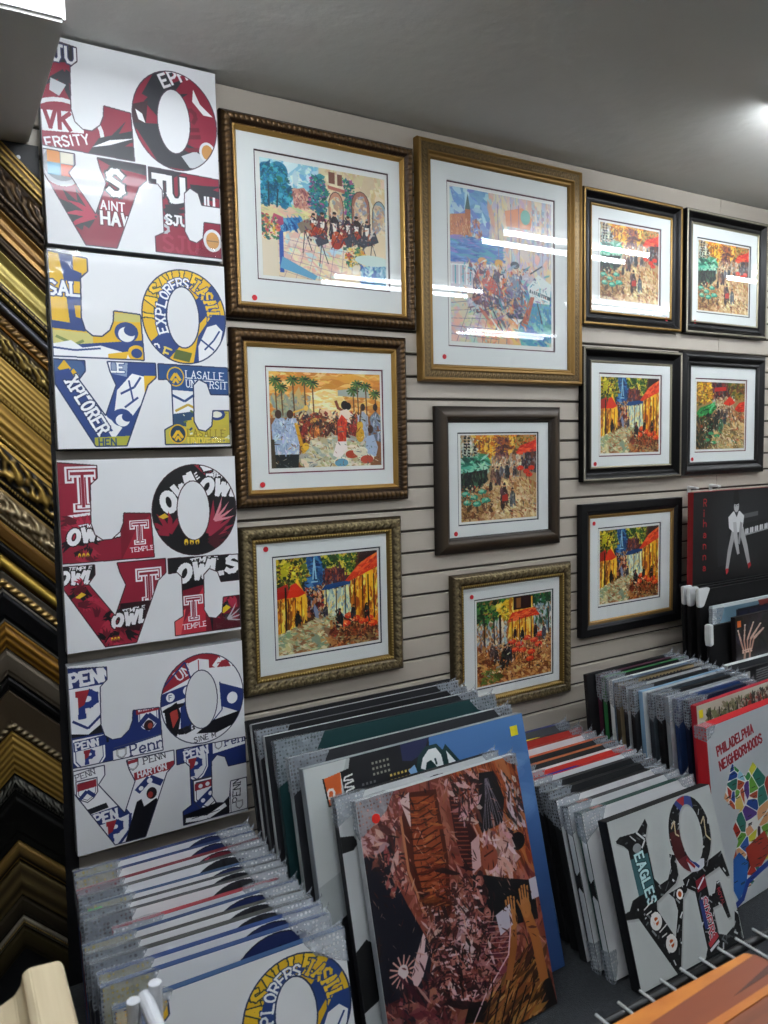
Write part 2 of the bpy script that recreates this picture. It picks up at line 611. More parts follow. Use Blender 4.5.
    def material(s, name, rough=0.45, coat=0.0):
        im = bpy.data.images.new(name, s.w, s.h, alpha=False)
        buf = np.ones((s.h, s.w, 4), np.float32)
        buf[:, :, :3] = np.clip(s.a[::-1], 0, 1)
        im.pixels.foreach_set(buf.reshape(-1))
        im.pack()
        m = bpy.data.materials.new(name)
        m.use_nodes = True
        nt = m.node_tree
        b = nt.nodes['Principled BSDF']
        b.inputs['Roughness'].default_value = rough
        b.inputs['Coat Weight'].default_value = coat
        t = nt.nodes.new('ShaderNodeTexImage')
        t.image = im
        uv = nt.nodes.new('ShaderNodeUVMap')
        nt.links.new(uv.outputs[0], t.inputs['Vector'])
        nt.links.new(t.outputs['Color'], b.inputs['Base Color'])
        return m


# ---- paintings --------------------------------------------------------------
def paint_orchestra():
    p = Paint(480, 440, '#e8dcc2', 1)
    p.F([(0, 0), (.45, 0), (.45, .35), (0, .4)], '#a9d3e2')
    p.dabs([(0, 0), (.5, 0), (.5, .3), (0, .3)], ['#8fc8dd', '#c4e2ea', '#e4f0ee', '#6fb6d6'], 260, .07, .03, .2)
    p.F([(.45, 0), (1, 0), (1, .5), (.45, .42)], '#e3d2a8')
    p.dabs([(.5, 0), (1, 0), (1, .5), (.5, .5)], ['#e9d9b4', '#dcc79a', '#eadfc4', '#d9b98e'], 260, .08, .03, 1.2)
    p.F([(0, .4), (.45, .36), (.45, .5), (0, .56)], '#dccf9c')
    p.dabs([(0, .38), (.5, .36), (.5, .5), (0, .55)], ['#e6d7a0', '#c7c78c', '#e9b9a0', '#9fc0a0'], 150, .08, .02, .1, .3)
    for cx, cy in ((.05, .12), (.12, .2), (.18, .28), (.06, .28), (.14, .1)):
        p.FE(cx, cy, .07, .09, '#2d7fa0')
    p.dabs([(0, .05), (.16, .04), (.24, .2), (.22, .38), (0, .4)], ['#1f6f98', '#2f93b5', '#1c5a7a', '#49b0c4', '#2a6f5c', '#134a6a'], 420, .03, .014, .6, 1.2)
    p.FL([(.06, .2), (.06, .4)], .012, '#2a3f52'); p.FL([(.13, .25), (.12, .4)], .012, '#2a3f52')
    p.F([(.24, .23), (.33, .2), (.39, .27), (.39, .38), (.25, .38)], '#c98a78')
    p.dabs([(.24, .22), (.39, .22), (.39, .38), (.25, .38)], ['#b86f62', '#d9a58e', '#e0c0a6', '#8e4f54'], 90, .03, .012, 1.5)
    p.dabs([(.38, .1), (.48, .05), (.52, .22), (.5, .46), (.36, .36)], ['#1f7f6a', '#2f9f6f', '#1d5f7a', '#6a3f8a', '#c04f8a', '#2a8f9a', '#144a4a'], 420, .028, .014, .6, 1.2)
    p.dabs([(.64, .05), (.74, .08), (.74, .4), (.66, .38)], ['#1f7f6a', '#2f9f6f', '#1d5f7a', '#b04f8a', '#16504f'], 200, .026, .013, .6, 1.2)
    p.F([(.52, .14), (.66, .16), (.66, .19), (.52, .17)], '#b8685a')
    p.F([(.53, .02), (.58, .02), (.58, .12), (.53, .12)], '#7a4a3a'); p.F([(.6, .03), (.64, .03), (.64, .13), (.6, .13)], '#7a4a3a')
    for (cx, w, top, c) in ((.585, .06, .2, '#c98a70'), (.79, .075, .16, '#a86a58'), (.95, .06, .22, '#8fa6b0')):
        pts = [(cx - w, .48), (cx - w, top + .12)] + [(cx + w * math.cos(t), top + .12 - .13 * math.sin(t)) for t in np.linspace(math.pi, 0, 9)] + [(cx + w, .48)]
        p.F(pts, c)
        q = [(cx + (x - cx) * .72, .48 - (.48 - y) * .86) for x, y in pts]
        p.F(q, '#e2c9a4')
        p.dabs(q, ['#d9b48c', '#b4907a', '#8fa0b4', '#e8d8b8'], 60, .04, .02, 1.5)
        p.FL(pts, .006, '#4a3a34')
    p.F([(.12, .58), (.45, .5), (1, .52), (1, .8), (.7, 1), (0, 1), (.13, .8)], '#e9d3ae')
    p.dabs([(.12, .62), (.6, .55), (.75, .9), (.5, 1), (.15, .9)], ['#f0cdb8', '#ecdcb0', '#bfe0e4', '#e7b7a8', '#f3e4c4'], 300, .09, .04, .5)
    for k in range(7):
        p.FL([(.16 + .09 * k, 1), (.3 + .07 * k, .58)], .003, '#a0788a'); p.FL([(.12, .66 + .055 * k), (.66, .72 + .07 * k)], .003, '#a0788a')
    p.F([(.12, .5), (.3, .46), (.32, .54), (.14, .62)], '#2f74ae')
    p.dabs([(.12, .5), (.3, .46), (.32, .54), (.14, .62)], ['#3f8fc8', '#205a92', '#7ab8da', '#163f78'], 90, .04, .01, 1.3)
    p.F([(.13, .6), (.16, .6), (.16, .96), (.13, .96)], '#2a4fa0')
    p.F([(.15, .82), (.42, .96), (.4, 1), (.13, .92)], '#5fa0c4')
    p.F([(0, .66), (.12, .64), (.12, 1), (0, 1)], '#e6d6bc')
    p.dabs([(0, .46), (.13, .5), (.13, .68), (0, .68)], ['#2f7a50', '#d04f4a', '#e0b040', '#1f5a5a', '#f0e0c0', '#b03a5a'], 160, .025, .014, .5, 1.2)
    for x, h, c in ((.4, .22, '#2a2430'), (.47, .24, '#3a1a22'), (.57, .26, '#241c24'), (.68, .24, '#2c2030'), (.75, .25, '#2a1a1a'), (.84, .22, '#34303a')):
        p.figure(x, .62, h, c, '#d8a080')
        p.F([(x - .02, .47), (x + .02, .47), (x + .012, .55), (x - .012, .55)], '#f2ece0')
    for x, y, r in ((.4, .54, .035), (.47, .57, .035), (.59, .6, .05), (.66, .58, .03), (.76, .55, .028)):
        p.FE(x, y + .03, r, r * 1.5, '#a8301f', .3); p.FE(x - .01, y - .01, r * .7, r, '#c4502a', .3); p.FL([(x - .05, y + .1), (x + .05, y - .12)], .006, '#3a1510')
    for x, y in ((.33, .52), (.46, .62), (.7, .6), (.8, .6), (.88, .56)):
        p.F([(x - .06, y), (x + .03, y - .06), (x + .06, y + .03), (x - .03, y + .08)], '#3a3f4c' if x > .4 else '#8a7a68')
        p.FL([(x, y + .05), (x - .02, y + .25)], .006, '#2a2a34'); p.FL([(x, y + .05), (x + .05, y + .22)], .006, '#2a2a34')
    p.dabs([(.32, .44), (.92, .46), (.9, .66), (.34, .64)], ['#2a2028', '#8a2f28', '#e6dccf', '#c86a48', '#4a3a50'], 180, .025, .008, .8, 1.2)
    p.dabs([(.64, .68), (.8, .66), (.84, .8), (.66, .84)], ['#e0a020', '#f0c84a', '#2f8050', '#1f5a4a', '#d04a3a', '#f2e2b0'], 190, .024, .014, .4, 1.4)
    p.F([(.78, .84), (1, .78), (1, 1), (.78, 1)], '#7fb4cc')
    p.dabs([(.78, .82), (1, .76), (1, 1), (.78, 1)], ['#5a9fc0', '#9fd0dc', '#3a6fb0', '#cfe6e8', '#27509a'], 120, .05, .012, 1.4)
    p.FE(.88, .77, .15, .05, '#cfe0d8')
    return p.soften(1, .06, 1.05)


def paint_jazz():
    p = Paint(480, 420, '#d9a75a', 2)
    p.dabs([(0, 0), (1, 0), (1, .5), (0, .5)], ['#e2a648', '#eebb66', '#d68a38', '#f0cf8a', '#c9803a'], 700, .11, .035, .05, .25)
    p.FE(.5, .33, .17, .16, '#f6e3ac'); p.dabs([(.34, .2), (.64, .2), (.64, .45), (.34, .45)], ['#f8ecc4', '#f2d68e', '#efc878'], 120, .08, .02, 0, .2)
    p.F([(.6, .18), (.88, .14), (.9, .26), (.6, .24)], '#a9b0a8')
    p.F([(.06, .3), (.3, .26), (.32, .46), (.04, .48)], '#9a9a86'); p.dabs([(.02, .25), (.35, .24), (.35, .48), (.02, .48)], ['#a8a890', '#7f8474', '#c0a878', '#8c9a90'], 120, .05, .02, 1.3)
    for x, y, h in ((.05, .08, .36), (.1, .15, .3), (.2, .07, .4), (.3, .07, .4), (.37, .1, .34), (.74, .17, .3), (.86, .12, .36), (.78, .1, .34), (.95, .2, .28)):
        p.FL([(x, y), (x + .01, y + h)], .011, '#6a4a2a')
        for t in np.linspace(0, 2 * math.pi, 11):
            p.FL([(x, y), (x + .055 * math.cos(t), y + .05 * math.sin(t) + .02)], .013, ['#2c4a2a', '#3f6a34', '#1e3424', '#57743a'][int(t * 3) % 4])
    p.F([(0, .48), (1, .46), (1, 1), (0, 1)], '#8a5a38')
    p.dabs([(.2, .42), (.8, .42), (.8, .72), (.24, .72)], ['#8a2f20', '#3a2420', '#c0582a', '#d9a050', '#2a2a3a', '#b83a2a', '#e8d0a0', '#5a3020'], 520, .035, .014, 1.2, .8)
    for k in range(22):
        p.figure(.28 + .55 * p.r.rand(), .66 + .06 * p.r.rand(), .16, ['#4a2420', '#8a2a22', '#23202a', '#c06a30'][k % 4], '#7a4a30')
    p.F([(.3, .78), (.55, .66), (.8, .72), (.95, .9), (.7, 1), (.3, 1)], '#d8d0b0')
    p.dabs([(.28, .76), (.55, .66), (.85, .74), (.9, 1), (.25, 1)], ['#d9d2b8', '#b9b890', '#e8e0c8', '#c0a878', '#a8b0a0'], 200, .08, .03, .3)
    # saxophone pair at the left
    for x, c in ((.07, '#9fb0c8'), (.17, '#a8b6d0')):
        p.F([(x - .05, .88), (x - .06, .55), (x - .02, .47), (x + .05, .48), (x + .08, .6), (x + .07, .88)], c)
        p.dabs([(x - .05, .88), (x - .06, .55), (x + .05, .48), (x + .08, .6), (x + .07, .88)], [c, '#c4cede', '#8494b4', '#d8dce4'], 70, .04, .012, 1.4, .3)
        p.F([(x - .05, 1), (x - .04, .86), (x + .07, .86), (x + .06, 1)], '#22282a')
        p.FE(x, .44, .028, .045, '#4a2c1e')
    p.FL([(.22, .54), (.25, .7), (.28, .84), (.31, .78)], .03, '#d8a024'); p.FE(.3, .78, .03, .04, '#e8b83a')
    p.FL([(.2, .42), (.3, .38)], .016, '#e0b050'); p.FE(.31, .375, .02, .03, '#e8c060')
    # singer in a red and white dress
    p.FE(.66, .34, .033, .048, '#2a1c1a'); p.FE(.69, .35, .03, .04, '#1a1416')
    p.FL([(.58, .3), (.6, .37), (.64, .4)], .025, '#8a4a2c')
    p.F([(.6, .5), (.62, .4), (.68, .38), (.74, .45), (.7, .48), (.72, .54), (.65, .5)], '#f2dccc')
    p.F([(.59, .74), (.59, .52), (.63, .44), (.68, .5), (.665, .74)], '#d0381c'); p.dabs([(.59, .74), (.6, .5), (.67, .5), (.665, .74)], ['#e0502a', '#b82a18', '#e87040'], 50, .03, .012, 1.5, .2)
    p.F([(.54, .88), (.58, .73), (.67, .73), (.68, .82), (.6, .92)], '#efe2dc')
    # double bass and players at the right
    for x, c in ((.83, '#a8b0c0'), (.95, '#6a7484')):
        p.F([(x - .05, .72), (x - .05, .46), (x, .4), (x + .05, .46), (x + .05, .74)], c); p.FE(x, .36, .022, .04, '#3a241c')
        p.dabs([(x - .05, .72), (x - .05, .46), (x, .4), (x + .05, .46), (x + .05, .74)], [c, '#c4ccd8', '#8a94a8'], 50, .04, .01, 1.5, .2)
    p.FE(.8, .66, .04, .08, '#d09a20'); p.FE(.8, .56, .03, .05, '#dcae38'); p.FL([(.8, .52), (.82, .34)], .012, '#5a3818')
    p.F([(.84, .9), (.86, .68), (.93, .66), (.97, .8), (.95, .9)], '#a8b8d0'); p.FE(.9, .6, .026, .045, '#4a2c1e')
    for x, y, c in ((.72, .86, '#b8482a'), (.62, .95, '#6aa0b8'), (.86, .92, '#c0503a'), (.8, .84, '#e0d8c0')):
        p.FE(x, y, .07, .05, '#e9e2d0'); p.FE(x, y + .012, .062, .045, c)
    p.dabs([(0, .45), (1, .45), (1, 1), (0, 1)], ['#3a2a22', '#e8d8b4', '#8a4a2a', '#5a6a6a'], 200, .03, .006, .8, 1)
    p.F([(0, .7), (.03, .7), (.04, 1), (0, 1)], '#4a4030')
    return p.soften(1, 0.0, 1.12)


def paint_venice():
    p = Paint(420, 520, '#c4b8c4', 3)
    p.dabs([(0, 0), (.42, 0), (.42, .34), (0, .3)], ['#7fa8d8', '#5a8fd0', '#a9d0e4', '#c8e4ea', '#6a7fc8'], 260, .1, .05, .4)
    p.dabs([(.38, 0), (1, 0), (1, .5), (.38, .5)], ['#d9c0b0', '#c8b4c8', '#e8d4b4', '#b8b0d0', '#e0a890', '#a8c4c8', '#e6c894'], 520, .1, .03, 1.4, .3)
    p.F([(.52, .1), (.7, .06), (.8, .12), (.78, .2), (.54, .2)], '#e08a60'); p.FE(.73, .12, .05, .05, '#6ab0a0')
    p.F([(.14, .3), (.14, .13), (.165, .04), (.19, .13), (.19, .3)], '#b8643c'); p.F([(.14, .13), (.165, .03), (.19, .13)], '#3f5f60')
    p.F([(0, .18), (.14, .16), (.14, .32), (0, .32)], '#c87850'); p.dabs([(0, .18), (.3, .2), (.3, .33), (0, .33)], ['#d89068', '#b8604a', '#e0b080', '#9a5a50'], 100, .03, .012, 1.5, .2)
    p.F([(0, .32), (.5, .31), (.5, .46), (0, .48)], '#4f7fc4'); p.dabs([(0, .31), (.5, .31), (.5, .47), (0, .48)], ['#3f6fc0', '#6aa0d8', '#8a7ac8', '#4aa0b8', '#305aa8'], 160, .08, .014, 0, .15)
    for k in range(10):
        p.FL([(.01 + .035 * k, .5), (.01 + .035 * k, .62)], .012, ['#e8f0f0', '#3a9aa8'][k % 2])
    p.FL([(0, .5), (.38, .48)], .01, '#f0f4f0')
    for x in (.45, .58, .66, .8, .9, .96):
        p.FL([(x, .05), (x + .01, .45)], .006, '#8a7a9a')
    for y in range(8):
        for x in range(4):
            p.F([(.8 + .05 * x, .06 + .04 * y), (.825 + .05 * x, .06 + .04 * y), (.825 + .05 * x, .085 + .04 * y), (.8 + .05 * x, .085 + .04 * y)], ['#a88a9a', '#c8a890', '#8aa0b8'][(x + y) % 3])
    p.F([(0, .66), (1, .6), (1, 1), (0, 1)], '#c8c8b0')
    p.dabs([(0, .66), (.45, .62), (.45, 1), (0, 1)], ['#e0c8b0', '#d8d4a8', '#e8b0a0', '#b8d0c8', '#c8b8c8'], 260, .09, .04, .6)
    p.dabs([(.4, .7), (.75, .74), (.7, 1), (.3, 1)], ['#e89a68', '#e8c060', '#e07a60', '#a8d0b8', '#f0b888'], 220, .08, .035, .9)
    p.dabs([(.68, .6), (1, .56), (1, 1), (.68, 1)], ['#3a8fb8', '#2a6fa8', '#5ab0b8', '#7ac8c0', '#2f5fb0', '#4a9a8a'], 300, .08, .03, .9)
    for k in range(7):
        p.FL([(0, .7 + .05 * k), (.45, .62 + .07 * k)], .004, '#5a5a7a'); p.FL([(.05 + .08 * k, 1), (.2 + .06 * k, .7)], .004, '#6a5a7a')
    for x, c, h in ((.3, '#4a2438', '#e8a060'), (.46, '#2a2c48', '#e0a040'), (.62, '#4a5070', '#2a3040')):
        p.F([(x - .1, .74), (x - .09, .58), (x - .03, .51), (x + .05, .53), (x + .09, .63), (x + .07, .76)], c)
        p.dabs([(x - .1, .74), (x - .09, .58), (x - .03, .51), (x + .05, .53), (x + .09, .63), (x + .07, .76)], [c, '#6a5a78', '#8a4a50', '#3a3a58'], 70, .04, .014, 1.2, .5)
        p.FE(x, .48, .035, .035, '#e0b090'); p.FE(x, .455, .045, .025, h)
        p.F([(x, .54), (x + .04, .53), (x + .04, .62), (x + .01, .62)], '#f0e4e0')
    for x in (.36, .5):
        p.FE(x + .02, .63, .035, .045, '#c83a28'); p.FE(x + .01, .58, .026, .03, '#e0602f'); p.FL([(x, .68), (x + .05, .5)], .008, '#f0c060')
    p.FE(.6, .6, .07, .08, '#7a7f98')
    p.F([(.74, .6), (.86, .5), (1, .56), (.98, .7), (.8, .7)], '#dfe8e4'); p.FL([(.78, .62), (.98, .66)], .03, '#1f3a48')
    for k in range(9):
        p.FL([(.79 + .02 * k, .61 + .005 * k), (.785 + .02 * k, .64 + .005 * k)], .008, '#f4f4f0')
    for a, b in (((.25, .8), (.72, .66)), ((.3, .68), (.62, .84)), ((.4, .78), (.5, .92)), ((.5, .76), (.42, .92)), ((.85, .7), (.9, .84)), ((.78, .5), (.9, .44)), ((.64, .74), (.7, .66))):
        p.FL([a, b], .012, '#26303f')
    p.F([(.5, .8), (.66, .74), (.74, .84), (.7, .86)], '#23304a'); p.F([(.58, .82), (.7, .82), (.64, .86)], '#f0f0ea'); p.F([(.68, .86), (.78, .66), (.82, .66), (.74, .88)], '#b04a2a')
    p.dabs([(.18, .48), (.75, .46), (.75, .8), (.18, .8)], ['#e8c8b0', '#6a5a88', '#c84a38', '#2a2a48', '#8fb0c8', '#e0a060', '#5a2a40', '#d8d0d8'], 260, .04, .014, 1.2, .7)
    p.dabs([(.1, .45), (.95, .45), (.95, .95), (.1, .95)], ['#f4efe4', '#3a4a6a', '#e8c080', '#c85a48', '#3f9ab0', '#8a6aa0'], 260, .04, .008, .8, 1)
    return p.soften(1, .10, 1.0)


def paint_cafe(seed=4):
    """evening street with cafe awnings and an iron tower"""
    p = Paint(460, 400, '#5a3a24', seed)
    p.F([(.25, 0), (.48, 0), (.46, .36), (.27, .36)], '#2a5a8c'); p.dabs([(.24, 0), (.5, 0), (.46, .36), (.26, .36)], ['#2a5f98', '#1f4a7a', '#4a86b0', '#17345c'], 160, .05, .02, .4)
    p.FL([(.345, .24), (.36, .02), (.375, .24)], .014, '#8fb8cc'); p.FL([(.33, .27), (.39, .27)], .014, '#8fb8cc')
    p.dabs([(0, 0), (.27, 0), (.3, .2), (.2, .36), (0, .34)], ['#d8c02a', '#b8a020', '#2f4a1e', '#1c3016', '#e8d84a', '#6a7a24', '#8a5a1a'], 420, .035, .02, .5, 1.2)
    p.dabs([(.42, 0), (.8, 0), (.74, .24), (.5, .24)], ['#4a7a2a', '#d0c040', '#1f3f1e', '#7a8a2a', '#2f5a2a', '#e0c848'], 360, .035, .02, .5, 1.2)
    p.dabs([(.26, .34), (.5, .3), (.5, .62), (.26, .62)], ['#6a1f1a', '#3a1c1c', '#a8402a', '#c88050', '#2a3a5a', '#8aa0b0', '#d8b080'], 260, .04, .016, 1.4, .5)
    p.F([(.46, .14), (.66, .16), (.66, .34), (.46, .34)], '#6a2a2a'); p.dabs([(.44, .14), (.68, .14), (.68, .34), (.44, .34)], ['#7a3430', '#3a2028', '#a85a3a', '#4a3a4a'], 90, .04, .016, 1.5, .3)
    # left facade
    p.F([(0, .36), (.27, .36), (.25, .74), (0, .8)], '#d8941c'); p.dabs([(0, .38), (.27, .38), (.25, .74), (0, .8)], ['#f0b42a', '#e09018', '#b86a18', '#f6d860', '#8a4a18'], 220, .08, .02, 1.57, .12)
    for x in (.03, .1, .17, .23):
        p.FL([(x, .42), (x, .76)], .007, '#5a2c10')
    p.F([(-.02, .42), (.0, .3), (.1, .26), (.12, .4)], '#a8241a'); p.F([(.09, .41), (.13, .28), (.18, .26), (.27, .38), (.2, .41)], '#d8381c'); p.FL([(.08, .3), (.08, .82)], .018, '#2c1c14')
    # shop front in the middle
    p.F([(.45, .38), (.72, .36), (.72, .68), (.45, .68)], '#cfd8b8'); p.dabs([(.45, .36), (.73, .36), (.73, .68), (.45, .7)], ['#e0e4c0', '#a8c4c0', '#f0e8a8', '#7a9ab0', '#e8c870'], 200, .05, .018, 1.57, .2)
    p.F([(.42, .37), (.46, .32), (.73, .29), (.75, .33), (.5, .37)], '#1f4f86')
    for x in (.47, .57, .66):
        p.FL([(x, .36), (x, .72)], .009, '#3a2a20')
    # right facade and awning
    p.F([(.73, .26), (1, .2), (1, .84), (.73, .68)], '#e0981c'); p.dabs([(.73, .24), (1, .2), (1, .8), (.73, .68)], ['#f2b830', '#e08a18', '#c06a14', '#f8e070', '#9a4c14'], 280, .08, .022, 1.57, .12)
    for x in (.76, .84, .9, .96):
        p.FL([(x, .26), (x, .74)], .011, '#3f1f10')
    p.F([(.66, .3), (.8, .14), (1, .0), (1, .18), (.86, .24), (.7, .31)], '#d8401a'); p.dabs([(.68, .3), (.8, .14), (1, .02), (1, .17), (.86, .24)], ['#e8582a', '#c02c14', '#f07a38', '#a8241a'], 90, .06, .016, -.5, .2)
    p.F([(.8, .12), (.82, 0), (1, 0), (1, .02)], '#3a1c20')
    # ground
    p.F([(0, .78), (.25, .72), (.45, .66), (.6, .7), (1, .86), (1, 1), (0, 1)], '#b09a6a')
    p.dabs([(0, .78), (.25, .7), (.5, .62), (.62, .72), (.66, 1), (0, 1)], ['#b8b088', '#8aa080', '#d0c498', '#c09060', '#a8b894', '#90603a', '#e0d8b0'], 520, .06, .02, .2, .5)
    p.dabs([(.5, .72), (1, .8), (1, 1), (.48, 1)], ['#7a3a1c', '#a85a2a', '#5a2a18', '#c08048', '#8a6a4a', '#4a2418'], 300, .05, .02, .4, .8)
    for x, y in ((.7, .68), (.76, .72), (.84, .76), (.9, .74), (.66, .76), (.94, .8)):
        p.FE(x, y, .05, .035, '#d8401c'); p.FE(x - .01, y - .012, .03, .016, '#f07838'); p.FL([(x, y + .02), (x - .01, y + .13)], .007, '#4a1c10'); p.FL([(x + .03, y + .02), (x + .03, y + .12)], .007, '#4a1c10')
    p.figure(.19, .72, .17, '#141418', '#2a1c1a'); p.figure(.46, .66, .14, '#3a3440'); p.figure(.6, .8, .22, '#16181c', '#8a5a40'); p.figure(.74, .72, .16, '#14161c'); p.figure(.88, .74, .18, '#1a1c20', '#b07a50')
    p.dabs([(.5, .6), (1, .64), (1, .9), (.5, .9)], ['#2a1410', '#e8a060', '#c0301a', '#f0e0b0'], 90, .02, .007, 1, 1)
    return p.soften(1, 0.0, 1.15)


def paint_market(seed=5):
    """autumn market street with green tables"""
    p = Paint(420, 420, '#b09068', seed)
    p.dabs([(0, 0), (.24, 0), (.24, .28), (0, .28)], ['#e8e4d8', '#d0ccc0', '#3a3a34', '#a0b0a0'], 120, .04, .018, 1.5, .3)
    for x in (.04, .09, .17):
        for k in range(7):
            p.F([(x, .02 + .035 * k), (x + .03, .025 + .035 * k), (x + .03, .045 + .035 * k), (x, .04 + .035 * k)], '#1c1c1c')
    p.dabs([(.16, 0), (.78, 0), (.7, .24), (.5, .34), (.24, .26)], ['#e8a020', '#d87a18', '#f0c038', '#a8581c', '#c8661c', '#6a3a24', '#f2d060'], 560, .045, .024, .5, 1.2)
    p.dabs([(.44, .02), (.62, .02), (.6, .3), (.46, .28)], ['#5a3040', '#7a4038', '#8a5a60', '#4a2a30', '#a8603a'], 150, .04, .02, .5, 1.2)
    p.dabs([(.68, 0), (1, 0), (1, .18), (.72, .2)], ['#8a6a20', '#c88a28', '#5a4a1c', '#d86a20', '#a89a5a'], 180, .04, .02, .5, 1.2)
    p.dabs([(.4, .26), (.8, .24), (.78, .56), (.4, .56)], ['#d8c8a8', '#b8a890', '#8a9a98', '#e8dcc0', '#c89a70', '#6a5a50', '#a87058'], 320, .05, .018, 1.5, .4)
    p.F([(.72, .22), (.78, .13), (1, .06), (1, .2), (.84, .23)], '#d8301c'); p.dabs([(.73, .22), (.8, .13), (1, .07), (1, .2)], ['#e84a2a', '#b8201a', '#f06a40'], 60, .05, .014, -.3, .2)
    p.F([(.84, .22), (1, .2), (1, .46), (.84, .42)], '#3a3038'); p.dabs([(.8, .22), (1, .2), (1, .46), (.8, .42)], ['#2a2630', '#5a4a4a', '#8a8a90', '#6a3a30'], 90, .04, .02, 1.5, .2)
    p.dabs([(0, .26), (.36, .24), (.34, .42), (0, .44)], ['#2f8a6a', '#1f6a54', '#5ab090', '#8ad0b0', '#1a4a40', '#a8d8c0'], 260, .07, .024, .2, .5)
    p.F([(0, .44), (.34, .4), (.33, .62), (0, .68)], '#23282a'); p.dabs([(0, .44), (.34, .4), (.33, .62), (0, .68)], ['#1a1e20', '#2f4a3a', '#3a2a24', '#4a6a50', '#14181a'], 160, .06, .02, 1.5, .3)
    p.F([(.36, .52), (.8, .5), (1, .56), (1, 1), (0, 1), (0, .8)], '#c8a878')
    p.dabs([(.3, .56), (.8, .52), (1, .6), (1, 1), (.2, 1)], ['#d8bc8c', '#e8d4a8', '#b88a58', '#a06a40', '#c8a070', '#8a5a3a', '#dcc8a0'], 460, .06, .022, .8, .5)
    p.dabs([(0, .66), (.36, .6), (.4, .9), (.1, 1), (0, 1)], ['#8a5a34', '#6a4024', '#a87848', '#4a3020', '#b89060'], 260, .05, .02, .4, .7)
    for x, y in ((.06, .68), (.16, .72), (.27, .66), (.32, .76), (.2, .8), (.08, .78)):
        p.FE(x, y, .055, .032, '#2f8f78'); p.FE(x - .01, y - .01, .035, .016, '#7acab0'); p.FL([(x, y + .02), (x, y + .11)], .008, '#2a1c14')
    for x, y in ((.78, .4), (.86, .44), (.93, .4), (.9, .48)):
        p.FE(x, y, .045, .03, '#d83a1c'); p.FL([(x, y + .02), (x, y + .1)], .007, '#4a1c10')
    for x, y, h, c in ((.56, .86, .3, '#3a2420'), (.67, .86, .24, '#4a4a50'), (.6, .52, .2, '#2a2a30'), (.47, .6, .24, '#4a3a38'), (.52, .5, .16, '#5a5a60'), (.7, .5, .16, '#3a3038'), (.41, .56, .2, '#6a4a3a'), (.38, .66, .14, '#2a2420')):
        p.figure(x, y, h, c)
    p.F([(.53, .72), (.6, .7), (.61, .78), (.53, .79)], '#b8382a')
    p.dabs([(.02, .58), (.38, .58), (.38, .8), (.02, .8)], ['#e8d8b0', '#d8a060', '#1a1614', '#4ab898', '#c84a2a'], 120, .022, .01, 1, 1)
    p.dabs([(.4, .4), (1, .36), (1, .95), (.4, .95)], ['#f0e4c8', '#3a2418', '#b85030', '#8a8a80'], 140, .025, .007, 1.2, .7)
    return p.soften(1, 0.0, 1.12)


def paint_green_awning():
    p = Paint(400, 500, '#9a7a50', 6)
    p.dabs([(0, 0), (.34, 0), (.36, .28), (0, .34)], ['#e8b020', '#d08a1c', '#f0d048', '#8a5a1c', '#b87020', '#4a4a1c'], 330, .05, .025, .5, 1.2)
    p.dabs([(.3, 0), (.7, 0), (.66, .22), (.34, .24)], ['#3a1c20', '#6a2a28', '#8a2a20', '#2a2028', '#5a4a5a'], 200, .06, .025, 1.4, .3)
    p.F([(.36, .08), (.6, .06), (.6, .12), (.36, .14)], '#b0241c')
    p.dabs([(.62, 0), (1, 0), (1, .26), (.7, .24)], ['#4a5a24', '#8a7a28', '#b89030', '#2f3a1c', '#6a3a20'], 260, .05, .022, .5, 1.2)
    p.dabs([(.34, .22), (.8, .2), (.76, .6), (.36, .6)], ['#d8c4a0', '#b89a78', '#8a8a88', '#e8dcc0', '#a86a48', '#6a4a3a'], 280, .05, .02, 1.5, .4)
    p.F([(0, .46), (.08, .38), (.36, .3), (.4, .38), (.3, .48), (.1, .58)], '#2a8a44'); p.dabs([(.02, .5), (.1, .38), (.36, .31), (.38, .38), (.12, .56)], ['#3aa85a', '#1f6a34', '#6ac880', '#14482a'], 130, .07, .02, -.5, .3)
    p.dabs([(0, .54), (.36, .46), (.36, 1), (0, 1)], ['#141814', '#2a3420', '#4a3a20', '#1f2a2a', '#6a4a28', '#2f4a34'], 320, .06, .024, 1.5, .4)
    p.F([(.54, .32), (.68, .2), (.8, .3), (.68, .35)], '#d83a20'); p.F([(.78, .4), (.88, .3), (1, .28), (1, .44), (.86, .44)], '#d8321c'); p.dabs([(.8, .4), (.9, .3), (1, .3), (1, .44)], ['#e85a38', '#b02018'], 40, .06, .02, -.3, .3)
    p.FL([(.68, .3), (.68, .56)], .012, '#5a2a1c'); p.FL([(.9, .42), (.9, .62)], .012, '#5a2a1c')
    p.dabs([(.76, .44), (1, .44), (1, .64), (.7, .6)], ['#3a1c18', '#8a3a24', '#d86a3a', '#c8a078'], 120, .04, .016, 1.2, .6)
    p.dabs([(.34, .6), (1, .58), (1, 1), (.3, 1)], ['#c8b488', '#a88a58', '#e0d0a8', '#8a6a3a', '#b0a070', '#d8b878', '#6a4a2a'], 420, .07, .024, .8, .5)
    for x, y, h, c in ((.45, .58, .22, '#2a2428'), (.52, .54, .18, '#4a3a38'), (.58, .62, .2, '#23303a'), (.4, .72, .3, '#1c201c'), (.5, .76, .26, '#2f5a40'), (.3, .8, .3, '#14140f'), (.62, .5, .14, '#5a4a4a')):
        p.figure(x, y, h, c)
    for x, y in ((.3, .76), (.42, .8), (.22, .86), (.36, .9)):
        p.FE(x, y, .06, .025, '#3a9a68')
    p.dabs([(.1, .5), (1, .5), (1, 1), (.1, 1)], ['#f0e8d0', '#241c18', '#c84a2a', '#e0b060', '#3a8a60'], 220, .028, .01, 1, 1)
    return p.soften(1, 0.0, 1.12)


